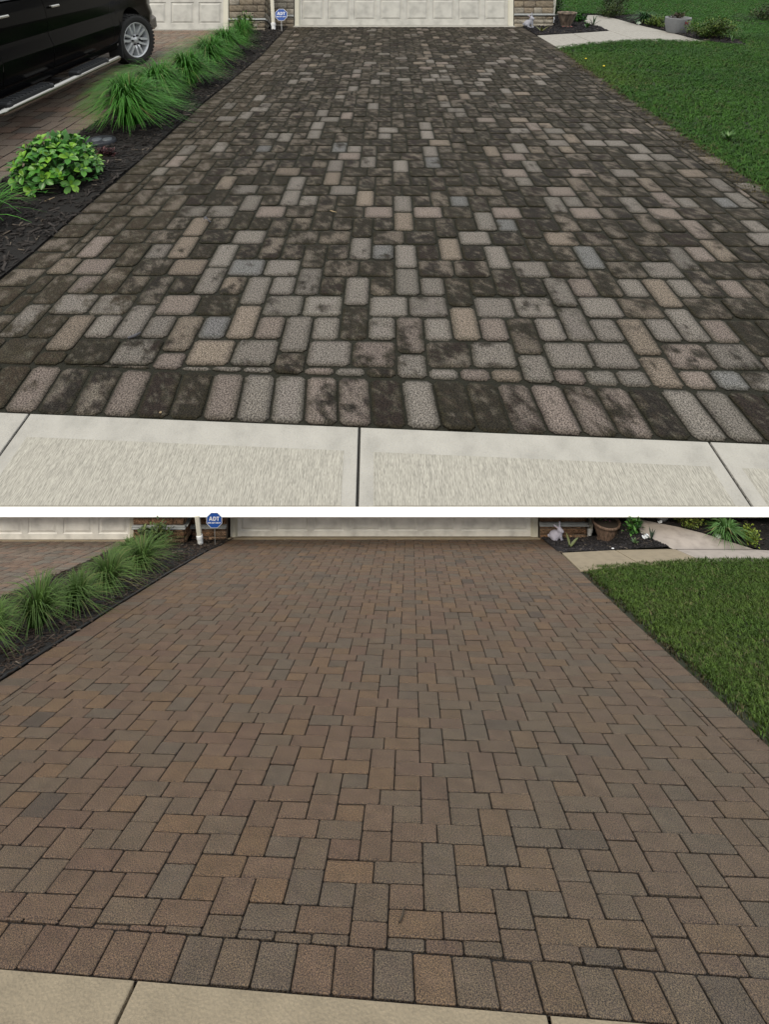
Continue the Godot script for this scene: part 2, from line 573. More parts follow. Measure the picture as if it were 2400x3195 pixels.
func leaf_into(acc: Acc, at: Vector3, dir: Vector3, up: Vector3, length: float, width: float, cc: Color, cup := 0.15) -> void:
	var s := dir.cross(up).normalized()
	var u := s.cross(dir).normalized()
	var a := at
	var mid := at + dir * length * 0.55 + u * length * cup
	var tip := at + dir * length
	var l := at + dir * length * 0.5 - s * width * 0.5 + u * length * cup * 1.6
	var r := at + dir * length * 0.5 + s * width * 0.5 + u * length * cup * 1.6
	var k := acc.add(a, u, cc); acc.add(l, (u - s * 0.4).normalized(), cc); acc.add(tip, (u + dir * 0.3).normalized(), cc); acc.add(r, (u + s * 0.4).normalized(), cc); acc.add(mid, u, cc)
	acc.tri(k, k + 1, k + 4); acc.tri(k + 1, k + 2, k + 4); acc.tri(k + 2, k + 3, k + 4); acc.tri(k + 3, k, k + 4)
func bush(called: String, site: Site, x: float, z: float, w: float, h: float, count: int, size: float, sd: int, label: String, category: String, cols: Array, m: Material, stems := 8, deep := 0.75, y0 := 0.0) -> void:
	rng.seed = sd
	var o := thing(called, site.upright(x, z, 0.0, y0), label, category)
	var tips := []
	for k in stems * 3:
		var th := rng.randf() * TAU
		var el := rng.randf_range(0.05, 1.0)
		var rr := sqrt(1.0 - el * el * 0.8) * w * 0.5
		tips.append(Vector3(cos(th) * rr * rng.randf_range(0.35, 1.0), h * (0.12 + 0.8 * el) * rng.randf_range(0.8, 1.0), sin(th) * rr * deep * rng.randf_range(0.35, 1.0)))
	var wood := Acc.new()
	for k in tips.size():
		var e: Vector3 = tips[k]
		var b := Vector3(e.x * 0.12, 0, e.z * 0.12)
		wood.tube([b, b.lerp(e, 0.5) + Vector3(0, h * 0.06, 0), e], [0.006, 0.004, 0.002], 5)
	part(o, "stem", wood.mesh(), mats.twig)
	var acc := Acc.new()
	for k in count:
		var e: Vector3 = tips[rng.randi() % tips.size()]
		var t := rng.randf_range(0.35, 1.05)
		var p := Vector3(e.x * t, e.y * pow(t, 0.7), e.z * t) + Vector3(rng.randfn(0, 1), rng.randfn(0, 0.7), rng.randfn(0, 1)) * h * 0.11
		p.y = clampf(p.y, 0.015, h)
		var d := (Vector3(p.x, 0.3 * h, p.z) / maxf(w, 0.01) + Vector3(rng.randfn(0, 0.5), rng.randf_range(-0.3, 0.7), rng.randfn(0, 0.5))).normalized()
		var cc: Color = cols[rng.randi() % cols.size()]
		var sh := rng.randf_range(0.7, 1.25)
		leaf_into(acc, p, d, (Vector3.UP + Vector3(rng.randfn(0, 0.5), 0, rng.randfn(0, 0.5))).normalized(), size * rng.randf_range(0.7, 1.3), size * rng.randf_range(0.4, 0.6), Color(cc.r * sh, cc.g * sh, cc.b * sh))
	part(o, "foliage", acc.mesh(), m, Transform3D(), "stuff")
# broad leaves one could pick apart: every leaf a mesh of its own, shared between alike ones
func big_leaf(length: float, width: float, cup: float, round_end: bool, cc: Color) -> ArrayMesh:
	var acc := Acc.new()
	var seg := 5
	for k in seg + 1:
		var u := float(k) / seg
		var w := width * 0.5 * (pow(sin(PI * pow(u, 1.35 if round_end else 0.75)), 0.7) if k < seg and k > 0 else 0.08)
		var y := cup * length * (sin(u * 2.0) * 0.8 - u * u * 0.6)
		for s in [-1.0, 0.0, 1.0]:
			acc.add(Vector3(s * w, y + absf(s) * cup * w * 1.3, -length * u), Vector3(-s * 0.45, 1, 0.2 * u).normalized(), cc)
	for k in seg:
		for s in 2:
			var o := k * 3 + s
			acc.tri(o, o + 1, o + 3); acc.tri(o + 1, o + 4, o + 3)
	return acc.mesh()

# ---------------------------------------------------------------- stone, doors, pipes
func stone_wall(tf: Transform3D, label: String, x0: float, x1: float, top: float, band: float, course: float, sd: int, palette: Array, end_left: float, end_right: float, deep := 0.22) -> void:
	rng.seed = sd
	var o := thing("stone_wall", tf, label, "stone wall", "stone walls beside the garage doors")
	var back := Acc.new()
	back.box(Vector3(x0 + 0.012, -0.25, -deep), Vector3(x1 - 0.012, top, -0.016))
	part(o, "backing", back.mesh(), mats.mortar)
	var rows := []
	var y := -0.06
	while y < band - 0.02:
		var hh := minf(course * rng.randf_range(0.9, 1.1), band - y)
		if band - y - hh < course * 0.4: hh = band - y
		rows.append([y, hh]); y += hh
	y = band + 0.055
	while y < top - 0.02:
		var hh := minf(course * rng.randf_range(1.1, 1.5), top - y)
		if top - y - hh < course * 0.4: hh = top - y
		rows.append([y, hh]); y += hh
	# faces: front, and the returned ends where the wall stands proud
	var faces := [[Transform3D(), x0, x1]]
	if end_right > 0: faces.append([Transform3D(Basis(Vector3.UP, PI / 2), Vector3(x1, 0, 0)), 0.02, end_right])
	if end_left > 0: faces.append([Transform3D(Basis(Vector3.UP, -PI / 2), Vector3(x0, 0, 0)), -end_left, -0.02])
	for f in faces:
		for r in rows:
			var x: float = f[1]
			while x < f[2] - 0.01:
				var ln := rng.randf_range(0.2, 0.46)
				if f[2] - x - ln < 0.16: ln = f[2] - x
				var acc := Acc.new()
				var sx := int(ceilf(ln / 0.05))
				var sy := int(ceilf(r[1] / 0.045))
				var cc: Color = palette[rng.randi() % palette.size()]
				var sh := rng.randf_range(0.8, 1.2)
				cc = Color(cc.r * sh, cc.g * sh, cc.b * sh)
				var seedling := rng.randf() * 300.0
				for a in sx + 1:
					for b in sy + 1:
						var u := float(a) / sx
						var w := float(b) / sy
						var edge := minf(minf(u, 1 - u) * ln, minf(w, 1 - w) * r[1])
						var px: float = lerpf(0.005, ln - 0.005, u)
						var py: float = lerpf(0.005, r[1] - 0.005, w)
						var dz := func(ax: float, ay: float, ed: float) -> float:
							return (0.0 if ed < 0.001 else 0.022) + (0.022 if ed > 0.001 else 0.01) * fine.get_noise_2d(ax * 500 + seedling * 7, ay * 800 + seedling)
						var z0: float = dz.call(px, py, edge)
						var nn := Vector3(z0 - dz.call(px + 0.01, py, edge), z0 - dz.call(px, py + 0.01, edge), 0.01)
						if edge < 0.001: nn = Vector3((u - 0.5) * 0.02, (w - 0.5) * 0.02, 0.01)
						var mot := 1.0 + 0.35 * fine.get_noise_2d(px * 300 + seedling, py * 300)
						acc.add(f[0] * Vector3(x + px, r[0] + py, z0), f[0].basis * nn.normalized(), Color(cc.r * mot, cc.g * mot, cc.b * mot))
				for a in sx:
					for b in sy:
						var k := a * (sy + 1) + b
						acc.tri(k, k + 1, k + sy + 1); acc.tri(k + 1, k + sy + 2, k + sy + 1)
				part(o, "stone", acc.mesh(), mats.stone)
				x += ln
	if band < top:
		var sill := Acc.new()
		sill.box(Vector3(x0 - 0.012, band + 0.004, -0.03), Vector3(x1 + (0.03 if end_right > 0 else 0.0), band + 0.03, 0.05), Color.WHITE, 0.005)
		sill.box(Vector3(x0 - 0.012, band + 0.032, -0.03), Vector3(x1 + (0.015 if end_right > 0 else 0.0), band + 0.052, 0.034), Color.WHITE, 0.004)
		if end_right > 0:
			sill.box(Vector3(x1 - 0.02, band + 0.006, -end_right), Vector3(x1 + 0.05, band + 0.028, -0.031), Color.WHITE, 0.005)
		part(o, "sill_band", sill.mesh(), mats.sill)

func garage_door(tf: Transform3D, label: String, x0: float, x1: float, tall: float, count: int, rail: float, panel_h: float, m: Material, trim: Material) -> void:
	var o := thing("garage_door", tf, label, "garage door", "panelled garage doors")
	var pitch := (x1 - x0) / count
	var row := panel_h + rail * 1.5
	var rows := maxi(1, roundi((tall - 0.02) / row))
	var leaf := Acc.new()
	var stile := pitch * 0.085
	for r in rows:
		var y0: float = 0.012 + r * row
		var y1: float = minf(y0 + row - 0.005, tall)
		var pb: float = y0 + (rail if r == 0 else rail * 0.6)
		var pt: float = minf(pb + panel_h, y1 - 0.03)
		leaf.quad(Vector3(x0, pb, 0), Vector3(x1, pb, 0), Vector3(x1, y0, 0), Vector3(x0, y0, 0))
		leaf.quad(Vector3(x0, y1, 0), Vector3(x1, y1, 0), Vector3(x1, pt, 0), Vector3(x0, pt, 0))
		leaf.quad(Vector3(x0, y0, 0), Vector3(x1, y0, 0), Vector3(x1, y0, -0.03), Vector3(x0, y0, -0.03))
		for k in count:
			var a := x0 + pitch * k
			leaf.quad(Vector3(a, pt, 0), Vector3(a + stile, pt, 0), Vector3(a + stile, pb, 0), Vector3(a, pb, 0))
			leaf.quad(Vector3(a + pitch - stile, pt, 0), Vector3(a + pitch, pt, 0), Vector3(a + pitch, pb, 0), Vector3(a + pitch - stile, pb, 0))
	leaf.box(Vector3(x0, 0.012, -0.05), Vector3(x1, tall, -0.031))
	part(o, "door_leaf", leaf.mesh(), m)
	for r in rows:
		var y0: float = 0.012 + r * row
		var pb: float = y0 + (rail if r == 0 else rail * 0.6)
		var pt: float = minf(pb + panel_h, minf(y0 + row - 0.005, tall) - 0.03)
		var pw := pitch - 2 * stile
		var pn := Acc.new()
		var ph := pt - pb
		var steps := [[0.0, 0.0], [0.012, -0.016], [0.026, -0.016], [0.062, 0.001]]
		for q in steps.size() - 1:
			var i0: float = steps[q][0]; var z0: float = steps[q][1]
			var i1: float = steps[q + 1][0]; var z1: float = steps[q + 1][1]
			var c0 := [Vector3(i0, ph - i0, z0), Vector3(pw - i0, ph - i0, z0), Vector3(pw - i0, i0, z0), Vector3(i0, i0, z0)]
			var c1 := [Vector3(i1, ph - i1, z1), Vector3(pw - i1, ph - i1, z1), Vector3(pw - i1, i1, z1), Vector3(i1, i1, z1)]
			for k in 4: pn.quad(c0[k], c0[(k + 1) % 4], c1[(k + 1) % 4], c1[k])
			if q == steps.size() - 2: pn.quad(c1[0], c1[1], c1[2], c1[3])
		var pm := pn.mesh()
		for k in count: part(o, "panel", pm, m, Transform3D(Basis(), Vector3(x0 + pitch * k + stile, pb, 0)))
	var seal := Acc.new()
	seal.box(Vector3(x0, -0.004, -0.04), Vector3(x1, 0.012, -0.006))
	part(o, "bottom_seal", seal.mesh(), mats.rubber)
	for sd in 2:
		var fr := Acc.new()
		var a := x0 - 0.11 if sd == 0 else x1 + 0.008
		fr.box(Vector3(a, -0.1, -0.03), Vector3(a + 0.102, tall, 0.045), Color.WHITE, 0.006)
		fr.box(Vector3(a + (0.075 if sd == 0 else -0.02), 0.0, -0.02), Vector3(a + (0.122 if sd == 0 else 0.027), tall, 0.02), Color.WHITE, 0.004)
		part(o, "door_frame", fr.mesh(), trim)

func downspout(tf: Transform3D, label: String, h: float, lean: float, w: float) -> void:
	var o := thing("downspout", tf, label, "downspout", "white downspouts at the garage corners")
	var acc := Acc.new()
	var tilt := Transform3D(Basis(Vector3.BACK, lean), Vector3.ZERO)
	acc.box(Vector3(-w * 0.42, 0.1, -w * 0.34), Vector3(w * 0.42, h, w * 0.34), Color.WHITE, 0.008, tilt)
	for k in 2: acc.box(Vector3(-w * 0.22 + k * w * 0.28, 0.1, w * 0.3), Vector3(-w * 0.06 + k * w * 0.28, h, w * 0.38), Color.WHITE, 0.003, tilt)
	part(o, "pipe", acc.mesh(), mats.gutter)
	var cuff := Acc.new()
	cuff.lathe([Vector2(w * 0.46, 0.0), Vector2(w * 0.5, 0.006), Vector2(w * 0.5, 0.09), Vector2(w * 0.58, 0.095), Vector2(w * 0.6, 0.15), Vector2(w * 0.52, 0.158), Vector2(w * 0.3, 0.16)], 16, Color.WHITE, tilt)
	part(o, "drain_adapter", cuff.mesh(), mats.pvc)

func yard_sign(tf: Transform3D, label: String, size: float, stake: float) -> void:
	var o := thing("yard_sign", tf, label, "sign", "blue octagonal signs on stakes")
	var st := Acc.new()
	st.tube([Vector3(0.012, -0.05, 0), Vector3(0, stake + size * 0.3, 0)], [0.006, 0.006], 8)
	part(o, "stake", st.mesh(), mats.steel)
	var ct := stake + size * 0.5
	var rim := []
	var face := []
	for k in 8:
		var th := TAU * (k + 0.5) / 8
		rim.append(Vector2(sin(th), cos(th)) * size * 0.54)
		face.append(Vector2(sin(th), cos(th)) * size * 0.51)
	var plate := Acc.new()
	var blue := Acc.new()
	var f := []; var b := []; var g := []
	for q in rim:
		f.append(Vector3(q.x, ct + q.y, 0.012)); b.append(Vector3(q.x, ct + q.y, 0.006))
	for q in face: g.append(Vector3(q.x, ct + q.y, 0.014))
	plate.fan(f)
	b.reverse(); plate.fan(b); b.reverse()
	for k in 8: plate.quad(f[k], b[k], b[(k + 1) % 8], f[(k + 1) % 8])
	part(o, "plate", plate.mesh(), mats.white_vinyl)
	blue.fan(g)
	part(o, "face", blue.mesh(), mats.sign_blue)
	for ln in [["ADT", 0.36, 0.1, 800], ["800.ADT.ASAP", 0.125, -0.16, 800], ["Security Services", 0.075, -0.27, 400]]:
		if ln[0] == "Security Services": continue
		var tm := TextMesh.new()
		var fo := SystemFont.new()
		fo.font_names = PackedStringArray(["Droid Sans"])
		fo.font_weight = ln[3]
		tm.font = fo
		tm.font_size = 64
		tm.text = ln[0]
		tm.pixel_size = ln[1] * size / 64.0
		tm.depth = 0.002
		part(o, "lettering", tm, mats.white_vinyl, Transform3D(Basis(), Vector3(0, ct + ln[2] * size, 0.0152)))

# ---------------------------------------------------------------- moulded figures: blended capsules meshed as one skin
func moulded(bones: Array, lo: Vector3, hi: Vector3, cell: float, soft: float, cc: Callable) -> ArrayMesh:
	var nx := int(ceilf((hi.x - lo.x) / cell)) + 1
	var ny := int(ceilf((hi.y - lo.y) / cell)) + 1
	var nz := int(ceilf((hi.z - lo.z) / cell)) + 1
	var f := PackedFloat32Array()
	f.resize(nx * ny * nz)
	f.fill(1.0)
	for x in nx:
		for y in ny:
			for z in nz:
				f[(x * ny + y) * nz + z] = dist(bones, lo + Vector3(x, y, z) * cell, soft)
	var acc := Acc.new()
	var at := {}
	for x in nx - 1:
		for y in ny - 1:
			for z in nz - 1:
				var s := Vector3.ZERO
				var n := 0
				for e in [[0, 0, 0, 1, 0, 0], [0, 1, 0, 1, 1, 0], [0, 0, 1, 1, 0, 1], [0, 1, 1, 1, 1, 1], [0, 0, 0, 0, 1, 0], [1, 0, 0, 1, 1, 0], [0, 0, 1, 0, 1, 1], [1, 0, 1, 1, 1, 1], [0, 0, 0, 0, 0, 1], [1, 0, 0, 1, 0, 1], [0, 1, 0, 0, 1, 1], [1, 1, 0, 1, 1, 1]]:
					var a := f[((x + e[0]) * ny + y + e[1]) * nz + z + e[2]]
					var b := f[((x + e[3]) * ny + y + e[4]) * nz + z + e[5]]
					if (a < 0.0) != (b < 0.0):
						s += Vector3(e[0], e[1], e[2]).lerp(Vector3(e[3], e[4], e[5]), a / (a - b))
						n += 1
				if n:
					var p := lo + (Vector3(x, y, z) + s / n) * cell
					var h := cell * 0.5
					var nn := Vector3(dist(bones, p + Vector3(h, 0, 0), soft) - dist(bones, p - Vector3(h, 0, 0), soft), dist(bones, p + Vector3(0, h, 0), soft) - dist(bones, p - Vector3(0, h, 0), soft), dist(bones, p + Vector3(0, 0, h), soft) - dist(bones, p - Vector3(0, 0, h), soft)).normalized()
					at[Vector3i(x, y, z)] = acc.add(p, nn, cc.call(p))
	for k in at:
		var c: Vector3i = k
		for ax in 3:
			var u := (ax + 1) % 3
			var w := (ax + 2) % 3
			var du := Vector3i.ZERO
			var dw := Vector3i.ZERO
			var da := Vector3i.ZERO
			du[u] = 1; dw[w] = 1; da[ax] = 1
			var a := f[(c.x * ny + c.y) * nz + c.z]
			var e := c + da
			var b := f[(e.x * ny + e.y) * nz + e.z]
			if (a < 0.0) != (b < 0.0) and at.has(c - du) and at.has(c - dw) and at.has(c - du - dw):
				acc.tri(at[c], at[c - du], at[c - du - dw]); acc.tri(at[c], at[c - du - dw], at[c - dw])
	return acc.mesh()
func dist(bones: Array, p: Vector3, soft: float) -> float:
	var d := 1.0
	for b in bones:
		var a: Vector3 = b[0]
		var e: Vector3 = b[1]
		var ab := e - a
		var t := clampf((p - a).dot(ab) / maxf(ab.length_squared(), 1e-8), 0.0, 1.0)
		var q := p.distance_to(a + ab * t) - lerpf(b[2], b[3], t)
		var h := clampf(0.5 + 0.5 * (q - d) / soft, 0.0, 1.0)
		d = lerpf(q, d, h) - soft * h * (1.0 - h)
	return d
var rabbit_mesh: ArrayMesh
var rabbit_ears: Array = []
func rabbit(tf: Transform3D, label: String, m: Material) -> void:
	if rabbit_mesh == null:
		var bones := [[Vector3(-0.045, 0.085, 0), Vector3(-0.02, 0.105, 0), 0.08, 0.075], [Vector3(0.0, 0.1, 0.01), Vector3(0.045, 0.15, 0.015), 0.062, 0.05],
			[Vector3(0.05, 0.16, 0.015), Vector3(0.055, 0.2, 0.02), 0.042, 0.04], [Vector3(0.05, 0.215, 0.02), Vector3(0.075, 0.208, 0.028), 0.044, 0.036], [Vector3(0.085, 0.203, 0.032), Vector3(0.1, 0.2, 0.036), 0.026, 0.02],
			[Vector3(-0.03, 0.06, 0.055), Vector3(0.0, 0.03, 0.075), 0.05, 0.022], [Vector3(-0.03, 0.06, -0.055), Vector3(0.0, 0.03, -0.07), 0.05, 0.022],
			[Vector3(0.0, 0.014, 0.08), Vector3(0.06, 0.012, 0.085), 0.017, 0.014], [Vector3(0.07, 0.12, 0.04), Vector3(0.085, 0.018, 0.05), 0.02, 0.014], [Vector3(0.07, 0.12, -0.02), Vector3(0.09, 0.018, -0.03), 0.02, 0.014],
			[Vector3(0.085, 0.013, 0.05), Vector3(0.11, 0.011, 0.055), 0.014, 0.012], [Vector3(0.09, 0.013, -0.03), Vector3(0.112, 0.011, -0.03), 0.014, 0.012], [Vector3(-0.125, 0.065, 0), Vector3(-0.13, 0.068, 0), 0.026, 0.024],
			[Vector3(0.05, 0.245, 0.0), Vector3(0.048, 0.325, -0.012), 0.014, 0.017], [Vector3(0.035, 0.24, 0.025), Vector3(-0.035, 0.285, 0.04), 0.013, 0.02]]
		rabbit_mesh = moulded(bones, Vector3(-0.17, -0.008, -0.14), Vector3(0.14, 0.36, 0.14), 0.0085, 0.018, func(p): return Color.WHITE)
	var o := thing("rabbit_statue", tf, label, "rabbit statue")
	part(o, "body", rabbit_mesh, m)
	for s in [[Vector3(0.076, 0.222, 0.056), 0.007], [Vector3(0.083, 0.222, -0.004), 0.007], [Vector3(0.119, 0.202, 0.04), 0.006]]:
		var b := Acc.new()
		b.lathe([Vector2(0.0005, -s[1]), Vector2(s[1] * 0.7, -s[1] * 0.7), Vector2(s[1], 0), Vector2(s[1] * 0.7, s[1] * 0.7), Vector2(0.0005, s[1])], 8)
		part(o, "eye" if s[0].y > 0.21 else "nose", b.mesh(), mats.dark_stone, Transform3D(Basis(), s[0]))
	var inner := Acc.new()
	leaf_into(inner, Vector3(0.028, 0.25, 0.045), Vector3(-0.07, 0.045, 0.014).normalized(), Vector3(0.2, 0.3, 1).normalized(), 0.07, 0.02, Color.WHITE, 0.0)
	part(o, "inner_ear", inner.mesh(), mats.ear_pink, Transform3D(Basis(), Vector3(0, 0, 0.006)))
func planter(tf: Transform3D, label: String, prof: Array, m: Material, flute: int, soil_y: float, soil_r: float) -> Node3D:
	var o := thing("planter", tf, label, "planter")
	var acc := Acc.new()
	acc.lathe(prof, 48, Color.WHITE, Transform3D(), flute, 0.012 if flute else 0.0)
	part(o, "pot", acc.mesh(), m)
	var so := Acc.new()
	so.lathe([Vector2(soil_r, soil_y), Vector2(soil_r * 0.5, soil_y + 0.008), Vector2(0.001, soil_y + 0.01)], 24)
	part(o, "soil", so.mesh(), mats.soil_plain)
	return o

# ---------------------------------------------------------------- the pickup
func truck_profile(y: float) -> float:      # how far the body side stands out at each height
	var pts := [[0.40, 0.9], [0.46, 0.945], [0.56, 0.975], [0.66, 0.99], [0.735, 1.0], [0.75, 0.998], [0.90, 0.955], [0.93, 0.957], [1.1, 0.972], [1.22, 0.962], [1.36, 0.93], [1.45, 0.9], [2.0, 0.66]]
	for k in pts.size() - 1:
		if y <= pts[k + 1][0]: return lerpf(pts[k][1], pts[k + 1][1], clampf((y - pts[k][0]) / (pts[k + 1][0] - pts[k][0]), 0, 1))
	return 0.66
func body_side(acc: Acc, z0: float, z1: float, low: Callable, high: Callable, sg: float, rows := 26) -> void:
	var cols := maxi(2, int((z1 - z0) / 0.06))
	var first := acc.v.size()
	for a in cols + 1:
		var z := lerpf(z0, z1, float(a) / cols)
		for b in rows + 1:
			var y := lerpf(low.call(z), high.call(z), float(b) / rows)
			var e := 0.006
			var slope := (truck_profile(y + e) - truck_profile(y - e)) / (2 * e)
			var nose := maxf(0.0, -0.75 - z) * 0.5
			acc.add(Vector3(sg * (truck_profile(y) - nose * nose * 2.0), y, z), Vector3(sg, -slope, -nose * 2.0).normalized())
	for a in cols:
		for b in rows:
			var k := first + a * (rows + 1) + b
			acc.tri(k, k + 1, k + rows + 1); acc.tri(k + 1, k + rows + 2, k + rows + 1)
func wheel(holder: Node3D, tf: Transform3D, r: float, rim: float, wd: float) -> void:
	var tyre := Acc.new()
	var turn := Transform3D(Basis(Vector3.BACK, -PI / 2), Vector3.ZERO)   # lathe axis y -> +x
	tyre.lathe([Vector2(rim * 0.97, -wd * 0.42), Vector2(rim * 1.06, -wd * 0.5), Vector2(r * 0.9, -wd * 0.52), Vector2(r * 0.98, -wd * 0.44), Vector2(r, -wd * 0.36), Vector2(r, wd * 0.36), Vector2(r * 0.98, wd * 0.44), Vector2(r * 0.9, wd * 0.52), Vector2(r * 0.88, wd * 0.505), Vector2(rim * 1.16, wd * 0.52), Vector2(rim * 1.06, wd * 0.5), Vector2(rim * 0.97, wd * 0.42)], 48, Color.WHITE, turn)
	for k in 40:
		var th := TAU * k / 40
		for sd in [-1.0, 1.0]:
			var tf2 := Transform3D(Basis(Vector3.RIGHT, th + sd * 0.04), Vector3.ZERO)
			tyre.box(Vector3(sd * wd * 0.3 - wd * 0.17, r - 0.006, -0.02), Vector3(sd * wd * 0.3 + wd * 0.17, r + 0.008, 0.02), Color.WHITE, 0.0, tf2)
	var ty := part(holder, "tyre", tyre.mesh(), mats.tyre, tf)
	var barrel := Acc.new()
	barrel.lathe([Vector2(rim * 0.99, -wd * 0.4), Vector2(rim * 0.9, -wd * 0.3), Vector2(rim * 0.87, wd * 0.05), Vector2(0.02, wd * 0.06)], 40, Color.WHITE, turn)
	part(ty, "barrel", barrel.mesh(), mats.dark_metal)
	var lip := Acc.new()
	lip.lathe([Vector2(rim * 0.87, wd * 0.06), Vector2(rim * 0.9, wd * 0.3), Vector2(rim * 0.93, wd * 0.42), Vector2(rim * 0.985, wd * 0.46), Vector2(rim * 1.01, wd * 0.43), Vector2(rim * 1.0, wd * 0.3)], 48, Color.WHITE, turn)
	part(ty, "rim", lip.mesh(), mats.wheel_silver)
	for k in 6:
		for sd in [-1.0, 1.0]:
			var sp := Acc.new()
			var pts := [[0.2, 0.08, 0.034], [0.45, 0.14, 0.032], [0.95, 0.2, 0.03]]      # radius share, sideways share, half width
			for q in 2:
				var ra: float = pts[q][0] * rim; var rb: float = pts[q + 1][0] * rim
				var oa: float = pts[q][1] * rim * sd * 0.9; var ob: float = pts[q + 1][1] * rim * sd * 0.9
				var wa: float = pts[q][2] * rim * 2.0; var wb: float = pts[q + 1][2] * rim * 2.0
				var xa := wd * (0.30 if q == 0 else 0.37); var xb := wd * (0.37 if q == 0 else 0.41)
				var m := [Vector3(xa, ra, oa - wa), Vector3(xa, ra, oa + wa), Vector3(xb, rb, ob + wb), Vector3(xb, rb, ob - wb)]
				sp.quad(m[0], m[1], m[2], m[3])
				for e in [[0, 1], [1, 2], [2, 3], [3, 0]]:
					var o1 := Vector3(-wd * 0.3, 0, (-0.01 if e[0] in [0, 3] else 0.01)); var o2 := Vector3(-wd * 0.3, 0, (-0.01 if e[1] in [0, 3] else 0.01))
					sp.quad(m[e[1]], m[e[0]], m[e[0]] + o1, m[e[1]] + o2)
			part(ty, "spoke", sp.mesh(), mats.wheel_silver, Transform3D(Basis(Vector3.RIGHT, TAU * (k + 0.25) / 6), Vector3.ZERO))
	var hub := Acc.new()
	hub.lathe([Vector2(rim * 0.34, wd * 0.12), Vector2(rim * 0.33, wd * 0.3), Vector2(rim * 0.27, wd * 0.34), Vector2(rim * 0.2, wd * 0.33), Vector2(rim * 0.18, wd * 0.38), Vector2(rim * 0.13, wd * 0.41), Vector2(0.001, wd * 0.42)], 30, Color.WHITE, turn)
	part(ty, "hub", hub.mesh(), mats.wheel_silver)
	var nut := Acc.new()
	nut.lathe([Vector2(0.016, 0), Vector2(0.016, 0.03), Vector2(0.009, 0.038), Vector2(0.001, 0.039)], 6, Color.WHITE, turn)
	var nm := nut.mesh()
	for k in 6:
		var th := TAU * (k + 0.5) / 6
		part(ty, "wheel_nut", nm, mats.dark_metal, Transform3D(Basis(), Vector3(wd * 0.33, cos(th) * rim * 0.265, sin(th) * rim * 0.265)))
